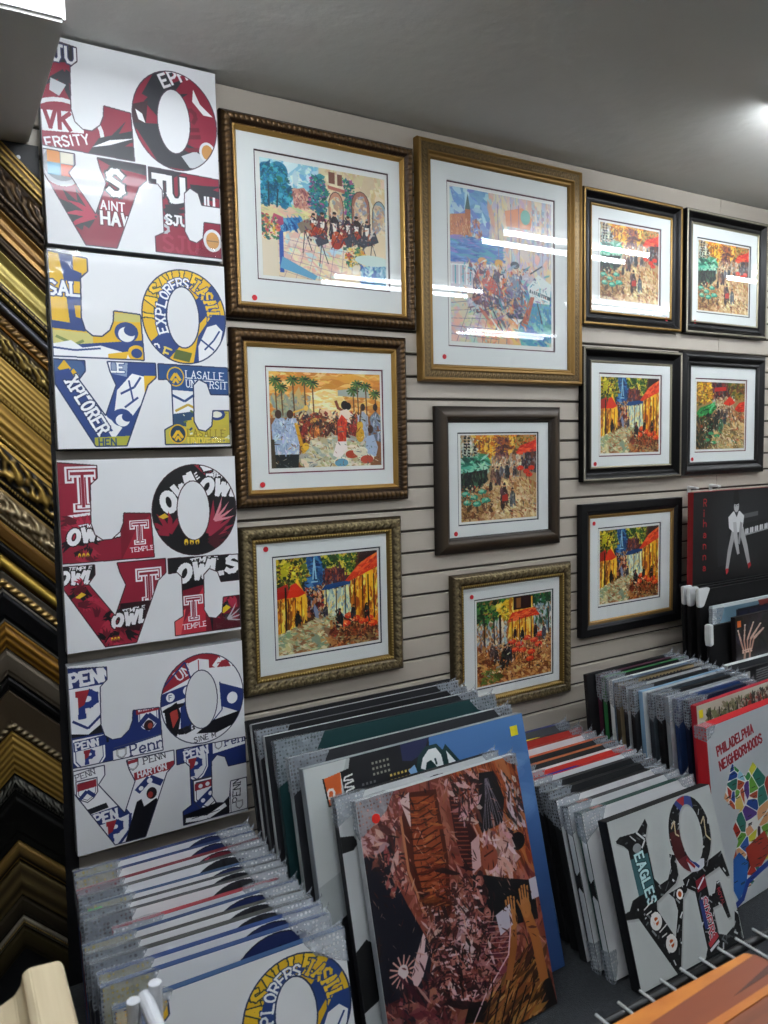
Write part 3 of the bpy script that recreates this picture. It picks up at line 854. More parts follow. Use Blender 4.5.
def paint_red_cafe():
    p = Paint(440, 440, '#a87040', 7)
    p.dabs([(0, 0), (.5, 0), (.4, .26), (0, .34)], ['#1f4a2a', '#2f6a38', '#14301c', '#4a8a48', '#8a9a3a'], 360, .05, .025, .5, 1.2)
    p.dabs([(.28, .08), (.48, 0), (.46, .26), (.3, .3)], ['#e8c030', '#d8a020', '#f0dc60', '#8a7a20'], 170, .04, .02, .5, 1.2)
    p.dabs([(0, .28), (.4, .26), (.4, .6), (0, .6)], ['#c8d0c8', '#a0b8c8', '#8a6a4a', '#e0d8c0', '#d09050', '#6a7a8a'], 220, .05, .02, 1.5, .3)
    p.dabs([(.72, .1), (1, 0), (1, .5), (.76, .5)], ['#c0ccd0', '#8aa0b0', '#dfe0d8', '#5a7a8a', '#2f5a3a', '#a8b8b0'], 240, .06, .022, 1.4, .4)
    p.dabs([(.72, 0), (1, 0), (1, .12), (.74, .12)], ['#1f5a34', '#2f7a44', '#16402a'], 90, .05, .022, .5, 1)
    p.F([(.42, .06), (.74, .02), (.76, .56), (.42, .56)], '#e0a028'); p.dabs([(.42, .08), (.76, .04), (.76, .56), (.42, .56)], ['#f2c040', '#e09a20', '#f8e080', '#b8701c'], 200, .07, .022, 1.57, .15)
    p.F([(.48, .0), (.72, 0), (.72, .16), (.48, .16)], '#3a1c1c'); p.F([(.52, .02), (.58, .02), (.58, .14), (.52, .14)], '#8a5a30')
    p.F([(.4, .3), (.46, .19), (.76, .16), (.84, .26), (.66, .27)], '#d83a1a'); p.dabs([(.42, .29), (.47, .2), (.76, .17), (.82, .25)], ['#ea5a2c', '#b82816', '#f07a40'], 80, .06, .016, -.2, .2)
    for x in (.46, .56, .64, .72):
        p.FL([(x, .26), (x, .58)], .013, '#4a1c10')
    for x in (.09, .22, .3, .96):
        p.FL([(x, .2), (x + .01, .82 if x > .2 and x < .4 else .55)], .016 if x != .3 else .028, '#3a2a20')
    p.dabs([(0, .56), (1, .5), (1, 1), (0, 1)], ['#b8824a', '#9a5a2c', '#d8a868', '#7a4020', '#c89058', '#e0c088', '#6a3018'], 620, .06, .024, .4, .6)
    for x, y in ((.46, .54), (.56, .58), (.66, .52), (.76, .56), (.84, .5), (.6, .66), (.72, .7), (.5, .64), (.82, .62), (.7, .78)):
        p.FE(x, y, .055, .032, '#d2341a'); p.FE(x - .01, y - .012, .034, .015, '#ee6a38'); p.FL([(x, y + .02), (x - .01, y + .12)], .008, '#45180e'); p.FL([(x + .03, y + .02), (x + .035, y + .11)], .008, '#45180e')
    for x, y, h, c in ((.36, .84, .3, '#1c1a1c'), (.42, .8, .26, '#2a2630'), (.2, .7, .22, '#5a4a44'), (.25, .76, .2, '#3a2a28'), (.6, .54, .16, '#16161a'), (.78, .52, .17, '#1c1c22'), (.5, .5, .14, '#2a2024'), (.9, .56, .18, '#4a4a54')):
        p.figure(x, y, h, c)
    p.dabs([(.06, .84), (.3, .82), (.3, .98), (.06, .98)], ['#5a7a34', '#7a9a44', '#3f5a24'], 90, .04, .014, .4, 1)
    p.dabs([(.1, .5), (1, .46), (1, .9), (.1, .9)], ['#f4e8c8', '#24140f', '#e88a48', '#8a9aa8'], 160, .026, .008, 1, 1)
    return p.soften(1, 0.0, 1.15)


# ---- LOVE letter sheets -------------------------------------------------------
LET = {
    'L': [(0, .01), (.205, .03), (.205, .095), (.165, .13), (.158, .33), (.175, .39), (.215, .42), (.265, .42), (.31, .385), (.33, .34), (.335, .285), (.485, .295), (.495, .535), (0, .53)],
    'V': [(0, .545), (.165, .548), (.165, .60), (.128, .645), (.262, .83), (.328, .67), (.298, .60), (.285, .548), (.558, .548), (.558, .625), (.51, .665), (.372, .99), (.2, .99), (0, .665)],
    'E': [(.572, .55), (1, .56), (1, .71), (.885, .71), (.865, .65), (.815, .628), (.78, .66), (.775, .86), (.80, .905), (.845, .915), (.885, .885), (.895, .80), (1, .80), (1, .985), (.595, .985), (.595, .905), (.648, .88), (.648, .66), (.622, .632), (.572, .635)],
}


def love_contours(p):
    S = lambda q: [(x * p.w, y * p.h) for x, y in q]
    o = [arc(.745 * p.w, .292 * p.h, .252 * p.w, .252 * p.h, 0, 360, 44), arc(.735 * p.w, .295 * p.h, .098 * p.w, .165 * p.h, 0, 360, 30)]
    return {'L': [S(LET['L'])], 'O': o, 'V': [S(LET['V'])], 'E': [S(LET['E'])]}


def love_edges(p, c, col, wd):
    p.clip = None
    for k, cs in c.items():
        for q in cs:
            p.line(list(q) + [q[0]], wd, col)


def shield(p, x, y, w, h, fillc, edge):
    P = lambda k: [(x - w * k, y - h * k), (x + w * k, y - h * k), (x + w * k, y + h * .25 * k), (x + w * .6 * k, y + h * .7 * k), (x, y + h * k), (x - w * .6 * k, y + h * .7 * k), (x - w * k, y + h * .25 * k)]
    p.fill(P(1), edge); p.fill(P(.9), '#ffffff'); p.fill(P(.8), edge); p.fill(P(.74), fillc)


def feathers(p, x, y, L, n, a0, a1, col, wd=.10):
    for k in range(n):
        t = math.radians(a0 + (a1 - a0) * k / max(1, n - 1))
        l = L * (1 - .05 * k)
        c, s = math.cos(t), math.sin(t)
        p.fill([(x - s * L * wd, y + c * L * wd), (x + c * l * .6 - s * L * wd * 1.2, y + s * l * .6 + c * L * wd * 1.2), (x + c * l, y + s * l), (x + c * l * .5 + s * L * wd * .3, y + s * l * .5 - c * L * wd * .3), (x + s * L * wd, y - c * L * wd)], col)


def love_maroon():
    p = Paint(512, 560, '#e7e9eb', 11)
    c = love_contours(p)
    M, K, G = '#8b1c36', '#2a2c33', '#c4c8cc'
    p.set_clip(c['L']); p.F([(0, 0), (1, 0), (1, 1), (0, 1)], M)
    p.F([(0, 0), (.21, 0), (.21, .1), (0, .14)], K); p.text('JU', 40, 22, 40, '#f0f0f2', th=.2, outline='#3a3c64')
    feathers(p, 70, 90, 90, 5, 20, 140, K); p.F([(.06, .2), (.14, .22), (.1, .28), (.05, .26)], G)
    p.ell(60, 250, 110, 90, '#e8e8ea'); p.ell(60, 250, 98, 78, M); p.F([(0, .36), (.22, .34), (.22, .44), (0, .46)], '#eceef0'); p.text('VK', 10, 200, 44, M, th=.24); p.text('ERSITY', 6, 276, 26, '#f0f0f2', -14, th=.2)
    p.F([(.24, .53), (.3, .45), (.5, .38), (.5, .44), (.36, .48), (.5, .46), (.5, .54)], K); feathers(p, 150, 290, 130, 5, -50, 0, K, .06); p.F([(.26, .5), (.36, .45), (.5, .42), (.36, .475)], '#f0f0f2')
    p.set_clip(c['O']); p.F([(0, 0), (1, 0), (1, 1), (0, 1)], M)
    feathers(p, 300, 110, 150, 7, -70, 40, K, .12); p.text('EPH', 335, 42, 34, '#f0f0f2', -28, th=.22); p.fill([(250, 140), (300, 120), (290, 200), (250, 210)], '#3a2028')
    p.fill([(252, 190), (330, 180), (420, 225), (500, 250), (440, 300), (330, 300)], K); p.fill([(395, 262), (440, 240), (480, 262), (460, 290), (420, 292)], G); p.ell(385, 245, 9, 7, '#e8e8ea'); p.fill([(262, 150), (282, 160), (290, 185), (270, 178)], '#f0f0f2')
    p.text('SIU', 440, 120, 60, '#6a1428', 80, th=.2); p.ell(478, 238, 26, 30, '#d8dadc'); p.ell(478, 238, 18, 22, '#c08a4a')
    p.fill([(440, 60), (460, 100), (500, 130), (470, 130), (436, 96)], '#f0f0f2')
    p.set_clip(c['V']); p.F([(0, 0), (1, 0), (1, 1), (0, 1)], M)
    p.ell(46, 340, 62, 60, '#cfd2d6'); p.ell(46, 340, 48, 46, '#9aa0a8')
    for i, q in enumerate(('#d88a3a', '#e8e2d0', '#7ab0c8', '#c85a3a')):
        x0, y0 = 10 + 36 * (i % 2), 306 + 34 * (i // 2)
        p.fill([(x0, y0), (x0 + 34, y0), (x0 + 34, y0 + 32), (x0, y0 + 32)], q)
    feathers(p, 100, 500, 120, 6, 200, 300, K, .13); feathers(p, 130, 470, 90, 5, 150, 260, '#b02a48', .1)
    p.F([(.28, .55), (.56, .55), (.56, .6), (.36, .58)], K); p.text('S', 176, 338, 62, '#f0f0f2', th=.26, outline=K)
    p.text('AINT', 150, 424, 24, '#f0f0f2', th=.2); p.text('HAW', 150, 455, 34, '#f0f0f2', th=.24, outline='#5a1022')
    p.set_clip(c['E']); p.F([(0, 0), (1, 0), (1, 1), (0, 1)], M)
    p.F([(.56, .54), (.8, .54), (.7, .6), (.56, .64)], K); p.text('JU', 296, 332, 66, '#f0f0f2', th=.28, outline=K)
    feathers(p, 420, 350, 100, 5, -10, 50, K, .1); p.fill([(440, 340), (512, 350), (512, 372), (450, 366)], K); p.text('IU', 462, 372, 30, '#f0f0f2', th=.24)
    feathers(p, 340, 420, 80, 5, -20, 60, K, .12); p.text('SJU', 340, 440, 26, '#f0f0f2', th=.26, outline=K); p.text('S', 320, 450, 42, '#c0c4c8', th=.2)
    p.text('SJU', 330, 500, 44, '#a03048', th=.2); p.ell(484, 500, 30, 34, '#e0e2e4'); p.ell(484, 500, 21, 25, '#d09a58'); p.fill([(466, 500), (502, 500), (502, 503), (466, 503)], '#8a6a4a')
    love_edges(p, c, '#4a3a48', 3)
    return p


def love_bluegold():
    p = Paint(512, 560, '#e7e9eb', 12)
    c = love_contours(p)
    B, Y, W = '#23407e', '#e2b524', '#f2f4f6'
    Z = [(0, 0), (1, 0), (1, 1), (0, 1)]
    p.set_clip(c['L']); p.F(Z, Y)
    p.fill([(28, 10), (66, 10), (66, 52), (88, 60), (88, 84), (40, 84)], B); p.text('SAL', -6, 88, 36, W, th=.22, serif=True, outline=B)
    p.fill([(44, 130), (90, 130), (90, 150), (64, 152), (66, 184), (90, 190), (90, 210), (50, 206)], B); p.fill([(0, 196), (90, 206), (90, 224), (0, 218)], B)
    p.fill([(0, 222), (110, 228), (110, 280), (0, 280)], '#cfc77a'); p.line([(10, 240), (60, 262), (84, 250)], 8, '#7a8a4a')
    p.fill([(0, 268), (260, 240), (260, 300), (0, 300)], B); p.fill([(0, 262), (50, 250), (80, 270), (130, 262), (200, 280), (230, 262), (230, 300), (0, 300)], W); p.line([(0, 272), (60, 278), (130, 270)], 5, B)
    p.ell(205, 220, 34, 30, B); p.ell(205, 226, 24, 22, W); p.ell(218, 214, 20, 16, B); p.fill([(165, 165), (260, 165), (260, 188), (165, 190)], '#c8c070'); p.ell(232, 280, 26, 24, Y); p.ell(232, 280, 16, 14, B); p.fill([(150, 285), (210, 275), (200, 300), (150, 300)], Y)
    p.set_clip(c['O']); p.F(Z, Y)
    p.fill([(268, 250), (470, 60), (500, 100), (320, 300)], B)
    p.ring_text('LASALLE', 381, 164, 106, 116, 175, 300, 40, '#f0c634', wf=.5, th=.24, serif=True, outline='#2a3a3a')
    p.fill(arc(381, 164, 88, 108, 150, 290, 16) + arc(381, 164, 56, 96, 290, 150, 16), B)
    p.ring_text('EXPLORERS', 379, 166, 72, 104, 150, 285, 27, W, wf=.6, th=.2, serif=True, outline=B)
    p.ring_text('LASALLE', 381, 164, 92, 108, 296, 372, 34, '#e8c034', wf=.55, th=.22, serif=True, outline='#23407e')
    p.fill([(420, 220), (470, 150), (520, 150), (520, 320), (400, 320)], B); p.fill([(420, 250), (450, 190), (480, 180), (500, 200), (490, 240), (460, 290), (420, 300)], W); p.line([(440, 260), (470, 230), (490, 200)], 5, B); p.line([(430, 230), (470, 260)], 5, B)
    p.ell(300, 258, 22, 22, B); p.text('S', 290, 246, 26, W, 40, th=.2, serif=True); p.text('E', 318, 258, 30, '#e8d060', 20, th=.2, serif=True, outline=B); p.fill([(350, 262), (400, 272), (390, 300), (340, 290)], '#5a6a30')
    p.set_clip(c['V']); p.F(Z, B)
    p.fill([(0, 300), (70, 300), (90, 340), (40, 380), (0, 340)], '#3a5a8a'); p.fill([(10, 330), (28, 306), (46, 330), (28, 352)], Y); p.fill([(34, 352), (52, 330), (68, 352), (52, 374)], Y)
    p.fill([(60, 420), (84, 372), (110, 420), (140, 470), (180, 500), (150, 540), (100, 500)], W); p.line([(80, 420), (120, 460), (150, 510)], 6, B)
    p.fill([(150, 300), (205, 300), (200, 350), (150, 340)], '#8a9ab8'); p.text('LE', 152, 310, 26, W, th=.22, serif=True, outline=B)
    p.fill([(170, 390), (215, 340), (260, 350), (245, 420), (200, 480), (160, 450)], W); p.line([(180, 400), (220, 380), (240, 350)], 6, B); p.line([(190, 440), (230, 410)], 6, B); p.line([(205, 360), (215, 420)], 5, B)
    p.fill([(250, 340), (290, 330), (280, 370), (250, 400)], Y); p.fill([(225, 300), (290, 300), (290, 345), (235, 345)], B); p.ell(180, 470, 30, 26, B); p.ell(182, 478, 20, 18, W); p.ell(196, 468, 16, 14, B)
    p.fill([(0, 340), (40, 330), (150, 530), (96, 560)], B)
    p.text('XPLORER', 60, 352, 36, W, 61, wf=.46, th=.2, serif=True, outline='#152a5a')
    p.fill([(100, 528), (200, 524), (200, 560), (100, 560)], '#a8a83a'); p.text('HEN', 112, 532, 20, '#2a4a6a', th=.2)
    p.set_clip(c['E']); p.F(Z, '#b9b14a')
    p.fill([(285, 300), (520, 300), (520, 405), (285, 405)], '#1f4a80')
    for (x, y) in ((345, 345), (345, 520)):
        p.ell(x, y, 27, 30, Y); p.ell(x, y, 23, 26, '#1f4a80')
        p.line([(x - 15, y + 12), (x, y - 10), (x + 15, y + 12)], 9, Y); p.line([(x - 8, y + 20), (x, y + 6), (x + 8, y + 20)], 7, Y)
    p.text('LASALLE', 378, 326, 22, W, 2, wf=.55, th=.13, serif=True); p.text('UNIVERSITY', 378, 354, 22, W, 2, wf=.5, th=.13, serif=True)
    p.fill([(325, 385), (410, 390), (410, 430), (390, 470), (325, 470)], W); p.line([(330, 400), (370, 420), (400, 400)], 7, '#2a4a80'); p.line([(340, 450), (380, 430), (400, 440)], 7, '#c8a840'); p.fill([(325, 460), (400, 450), (390, 500), (325, 490)], '#2a4a6a')
    p.fill([(372, 480), (520, 450), (520, 560), (372, 560)], '#c2b23c')
    for k in range(40):
        x, y = 330 + 180 * p.r.rand(), 440 + 110 * p.r.rand()
        p.line([(x, y), (x + 22 * (p.r.rand() - .3), y + 18 * (p.r.rand() - .5))], 6, ['#2a4a70', '#e2c040', '#6a7a3a', '#dfe0c8'][k % 4])
    p.ell(470, 460, 28, 18, '#23407e'); p.ell(470, 460, 18, 10, '#e8e8d8')
    p.text('LASALLE', 376, 505, 22, '#8a7a20', 2, wf=.55, th=.13, serif=True); p.text('UNIVERSE', 376, 532, 20, '#e8d050', 2, wf=.6, th=.14, serif=True)
    p.ell(345, 520, 27, 30, Y); p.ell(345, 520, 23, 26, '#1f3a50'); p.line([(330, 532), (345, 510), (360, 532)], 9, Y); p.line([(337, 540), (345, 526), (353, 540)], 7, Y)
    love_edges(p, c, '#23345a', 4)
    return p


def block_t(p, x, y, w, h, W, bg):
    """outlined slab letter T"""
    for k, col in ((0, W), (1, bg), (2, W)):
        i = (0, .06, .11)[k] * w
        b = [(x + i, y + i), (x + w - i, y + i), (x + w - i, y + h * .36 - i), (x + w * .74 + i, y + h * .36 - i), (x + w * .74 + i, y + h * .24), (x + w * .66 - i, y + h * .24), (x + w * .66 - i, y + h * .8 + i * .6), (x + w * .8 - i, y + h * .8 + i * .6),
             (x + w * .8 - i, y + h - i), (x + w * .2 + i, y + h - i), (x + w * .2 + i, y + h * .8 + i * .6), (x + w * .34 + i, y + h * .8 + i * .6), (x + w * .34 + i, y + h * .24), (x + w * .26 - i, y + h * .24), (x + w * .26 - i, y + h * .36 - i), (x + i, y + h * .36 - i)]
        p.fill(b, col)
    p.fill([(x + w * .46, y + h * .17), (x + w * .54, y + h * .17), (x + w * .54, y + h * .9), (x + w * .46, y + h * .9)], bg)
    p.fill([(x + w * .15, y + h * .12), (x + w * .85, y + h * .12), (x + w * .85, y + h * .19), (x + w * .15, y + h * .19)], bg)


def love_cherry():
    p = Paint(512, 560, '#e7e9eb', 13)
    c = love_contours(p)
    M, K, W = '#8e1b33', '#101014', '#f2f2f4'
    Z = [(0, 0), (1, 0), (1, 1), (0, 1)]

    def owls(x, y, h, a=-8):
        p.text('TEMPLE', x + h * .9, y - h * .45, h * .34, W, a, wf=.7, th=.26, outline=K, slant=.2)
        p.text('OWLS', x, y, h, W, a, wf=.72, th=.34, outline=K, slant=.25, gap=.3)

    def plumage(x, y, n, r, cols):
        for k in range(n):
            t = p.r.rand() * 6.28
            feathers(p, x + r * .3 * p.r.randn(), y + r * .3 * p.r.randn(), r * (.3 + .4 * p.r.rand()), 3, math.degrees(t), math.degrees(t) + 40, cols[k % len(cols)], .14)

    def talons(x, y, s):
        for k in range(3):
            p.ell(x + k * s, y, s * .36, s * .62, '#e8c030'); p.ell(x + k * s, y + s * .3, s * .2, s * .3, '#5a4010')
    p.set_clip(c['L']); p.F(Z, M)
    block_t(p, 18, 18, 92, 132, W, M); p.fill([(20, 158), (104, 150), (104, 158), (20, 166)], W)
    plumage(60, 215, 16, 90, [K, '#5a1020', '#b02a44']); owls(14, 206, 36); plumage(60, 285, 10, 70, [K, '#5a1020', '#a82a40']); talons(46, 276, 11)
    p.fill([(160, 160), (260, 160), (260, 310), (160, 310)], '#7a1428'); p.fill([(160, 300), (210, 200), (260, 160), (260, 310)], '#a01c34'); block_t(p, 186, 184, 56, 74, W, '#8e1b33'); p.text('TEMPLE', 186, 266, 13, W, -3, th=.16, serif=True)
    p.set_clip(c['O']); p.F(Z, K)
    p.fill([(380, 20), (420, 20), (470, 60), (430, 70)], '#a01c34'); owls(268, 130, 50, -38); owls(400, 70, 44, 4)
    feathers(p, 300, 230, 80, 5, 180, 300, '#8e1b33', .12)
    p.fill([(270, 178), (290, 168), (302, 180), (284, 186)], '#e0b830')
    feathers(p, 420, 240, 110, 6, -80, 0, '#9a2a40', .08); feathers(p, 440, 200, 80, 4, -70, -10, '#d88a94', .06); feathers(p, 420, 262, 90, 5, -40, 40, '#4a1420', .08); talons(350, 262, 17)
    p.set_clip(c['V']); p.F(Z, M)
    p.F([(0, .54), (.2, .54), (.17, .62), (0, .62)], K); owls(-14, 322, 32, 2); plumage(50, 390, 12, 70, [K, '#5a1020', '#b02a44'])
    p.fill([(28, 398), (46, 384), (58, 392), (40, 402)], '#e0b830')
    block_t(p, 196, 330, 76, 110, W, M); p.fill([(186, 446), (236, 452), (236, 460), (186, 454)], W)
    plumage(130, 470, 18, 90, [K, '#5a1020', '#a82a40']); p.fill([(150, 430), (240, 430), (200, 520), (140, 500)], '#2a0c14'); owls(122, 466, 34, -6); plumage(130, 530, 10, 60, [K, '#6a1424', '#b02a44']); talons(122, 534, 9)
    p.set_clip(c['E']); p.F(Z, K)
    owls(316, 338, 46, -6)
    p.fill([(290, 420), (400, 400), (420, 560), (290, 560)], '#7a1428'); p.fill([(300, 560), (360, 470), (400, 400), (400, 560)], '#c02a3c'); p.fill([(290, 500), (340, 470), (320, 560), (290, 560)], '#e05a5a')
    block_t(p, 334, 430, 60, 82, W, M); p.text('TEMPLE', 330, 520, 15, W, -2, wf=.55, th=.17, serif=True)
    p.fill([(430, 440), (520, 440), (520, 560), (420, 560)], '#5a1020'); plumage(470, 490, 16, 90, [K, '#8e1b33', '#3a3a40', '#b02a44'])
    p.fill([(440, 492), (468, 474), (482, 484), (458, 500)], '#e4c828'); feathers(p, 470, 520, 60, 4, -60, 10, '#c8c8cc', .05)
    love_edges(p, c, '#3a2028', 3)
    return p


def letter_p(p, x, y, h):
    """two-tone slab P"""
    p.text('P', x, y, h, '#23387e', wf=.55, th=.28, serif=True, outline='#f2f3f6')
    p.fill([(x - h * .22, y - h * .14), (x + h * .35, y - h * .14), (x + h * .12, y + h * .5), (x - h * .14, y + h * .62), (x - h * .14, y + h * .15), (x - h * .22, y + h * .12)], '#a02a34')


def love_redblue():
    p = Paint(512, 560, '#e7e9eb', 14)
    c = love_contours(p)
    B, R, K, W = '#1f3272', '#9c2634', '#0e0f16', '#f4f5f8'
    Z = [(0, 0), (1, 0), (1, 1), (0, 1)]
    p.set_clip(c['L']); p.F(Z, B)
    p.fill([(0, 66), (110, 66), (110, 200), (50, 240), (0, 210)], W); p.text('PENN', 4, 24, 36, W, -3, wf=.55, th=.28, serif=True); p.fill([(6, 70), (84, 66), (84, 150), (46, 190), (6, 160)], W); p.line([(6, 160), (46, 188), (90, 150)], 7, B)
    letter_p(p, 32, 84, 66); p.fill([(0, 196), (46, 206), (100, 170), (100, 240), (0, 240)], K)
    shield(p, 46, 268, 48, 60, W, B); p.fill([(4, 222), (90, 216), (90, 246), (4, 250)], B); p.text('PENN', 10, 226, 20, W, -3, wf=.55, th=.26, serif=True); letter_p(p, 38, 256, 34)
    p.fill([(110, 270), (260, 250), (260, 310), (110, 310)], W); p.line([(112, 262), (256, 248)], 2, '#5a5a66')
    shield(p, 215, 196, 32, 40, W, B); p.fill([(180, 150), (250, 150), (250, 172), (180, 176)], R); p.text('WHARTON', 186, 158, 10, W, -3, wf=.5, th=.2); p.line([(186, 210), (215, 180), (244, 210)], 14, B); p.ell(215, 214, 14, 16, '#2a1018'); p.ell(219, 216, 7, 9, '#a84a3a')
    shield(p, 134, 282, 14, 16, W, '#2a2a34'); p.text('Penn', 158, 262, 34, '#2a3468', -4, wf=.5, th=.13, serif=True)
    p.set_clip(c['O']); p.F(Z, W)
    p.fill([(250, 20), (520, 0), (520, 80), (400, 70), (300, 110), (250, 130)], R); p.text('UN', 296, 70, 30, W, -30, th=.16, serif=True); p.fill([(340, 46), (372, 36), (404, 44), (404, 84), (372, 76), (344, 88)], W); p.line([(372, 40), (372, 78)], 3, R); p.line([(420, 70), (440, 46), (470, 42), (490, 60), (470, 70)], 16, W); p.line([(430, 60), (470, 56)], 3, R)
    p.line([(250, 120), (330, 40)], 5, B); p.line([(330, 40), (350, 110)], 5, B)
    p.fill([(250, 130), (350, 108), (352, 146), (250, 168)], B); p.ell(282, 142, 13, 14, W); p.ell(334, 130, 13, 14, W); p.text('F', 278, 135, 14, B, th=.2); p.text('C', 330, 124, 13, B, th=.2)
    p.fill([(262, 180), (300, 160), (312, 200), (300, 260), (268, 240)], K); p.fill([(278, 190), (300, 176), (304, 210), (286, 240)], '#b8423a'); p.fill([(312, 170), (350, 150), (340, 260), (308, 262)], B); p.ell(290, 176, 34, 8, K, -.2)
    p.line([(252, 240), (300, 256), (340, 250)], 20, K); p.text('LEG', 300, 250, 20, '#2a2a34', -18, th=.16)
    p.fill([(438, 124), (520, 160), (520, 240), (440, 200)], B); p.ell(474, 178, 17, 19, W); p.line([(436, 120), (440, 210), (400, 250)], 4, B); p.fill([(400, 240), (520, 220), (500, 260), (420, 280), (340, 282)], K); p.fill([(300, 262), (420, 280), (480, 262), (450, 300), (300, 310)], W); p.text('SINE M', 348, 282, 16, '#2a2a34', -4, th=.14)
    p.set_clip(c['V']); p.F(Z, W)
    p.line([(0, 318), (60, 308)], 2, '#6a6a76'); p.text('PENN', 4, 318, 16, '#4a4a5a', -8, th=.12, serif=True); shield(p, 34, 372, 30, 36, W, '#5a5a6a'); p.fill([(8, 346), (60, 342), (60, 364), (8, 368)], R); p.line([(14, 392), (34, 372), (54, 392)], 11, B)
    p.fill([(30, 428), (84, 420), (90, 436), (36, 444)], K); p.fill([(40, 446), (130, 436), (150, 470), (60, 490)], B); p.text('PEN', 50, 450, 28, W, -4, wf=.55, th=.26, serif=True); p.fill([(60, 484), (150, 474), (150, 520), (110, 560), (90, 550)], W); letter_p(p, 92, 486, 52); p.line([(150, 470), (146, 520), (110, 560)], 8, B)
    p.fill([(130, 560), (170, 440), (220, 420), (240, 480), (190, 560)], K)
    p.fill([(140, 300), (290, 290), (290, 342), (140, 350)], W); shield(p, 164, 324, 16, 18, W, '#2a2a34'); p.fill([(150, 310), (178, 308), (178, 318), (150, 320)], R); p.text('PENN', 194, 310, 20, '#2a2a3a', -5, wf=.6, th=.12, serif=True); p.text('HARTON', 180, 352, 18, W, -6, wf=.55, th=.24); p.fill([(166, 350), (290, 338), (290, 362), (166, 374)], R); p.text('HARTON', 176, 350, 17, W, -5, wf=.6, th=.24)
    p.fill([(168, 374), (250, 364), (232, 440), (190, 460)], W); p.line([(172, 410), (210, 376), (246, 400)], 20, B); p.ell(210, 384, 8, 8, W); p.ell(184, 402, 7, 7, W); p.ell(214, 424, 15, 18, '#1a1018'); p.ell(210, 428, 8, 10, '#a83a34')
    p.set_clip(c['E']); p.F(Z, B)
    p.fill([(310, 312), (400, 302), (400, 350), (352, 420), (312, 380)], B); shield(p, 352, 368, 40, 62, W, B); p.fill([(310, 316), (396, 306), (396, 338), (310, 346)], B); p.text('PENN', 316, 320, 24, W, -4, wf=.55, th=.26, serif=True); letter_p(p, 338, 352, 46)
    p.fill([(405, 300), (512, 294), (512, 336), (405, 346)], W); shield(p, 424, 322, 12, 14, W, '#2a2a34'); p.text('Penn', 444, 302, 28, '#2a3468', -4, wf=.5, th=.13, serif=True)
    shield(p, 382, 470, 44, 56, W, '#3a3a4a'); p.fill([(344, 430), (420, 424), (420, 446), (344, 452)], R); p.ell(362, 440, 7, 7, W); p.ell(384, 438, 7, 7, W); p.ell(404, 436, 7, 7, W); p.line([(352, 500), (410, 456)], 26, B); p.ell(368, 488, 7, 7, W); p.ell(392, 470, 7, 7, W)
    p.fill([(300, 520), (460, 500), (460, 560), (300, 560)], K); p.line([(312, 538), (380, 546), (440, 520)], 14, W); p.line([(330, 538), (420, 532)], 2, '#4a4a5a')
    p.fill([(456, 436), (520, 430), (520, 550), (450, 556)], W); p.line([(456, 436), (456, 552)], 2, '#3a3a4a'); p.text('PENN', 462, 520, 24, '#2a2a3a', -86, wf=.6, th=.12, serif=True); shield(p, 484, 532, 12, 14, W, '#2a2a34')
    love_edges(p, c, '#2a2c4a', 3)
    return p


def love_plain(o_col, l_col, seed):
    p = Paint(320, 350, '#e0e2e4', seed)
    c = love_contours(p)
    for k, col in (('L', l_col), ('O', o_col), ('V', o_col), ('E', l_col)):
        p.set_clip(c[k]); p.F([(0, 0), (1, 0), (1, 1), (0, 1)], col)
        for _ in range(30):
            x, y = p.r.rand() * p.w, p.r.rand() * p.h
            p.line([(x, y), (x + 30 * (p.r.rand() - .5), y + 30 * (p.r.rand() - .5))], 5, [np.clip(rgb(col) * 1.7 + .08, 0, 1), rgb(col) * .6][_ % 2])
    love_edges(p, c, '#1a1c2a', 2)
    return p


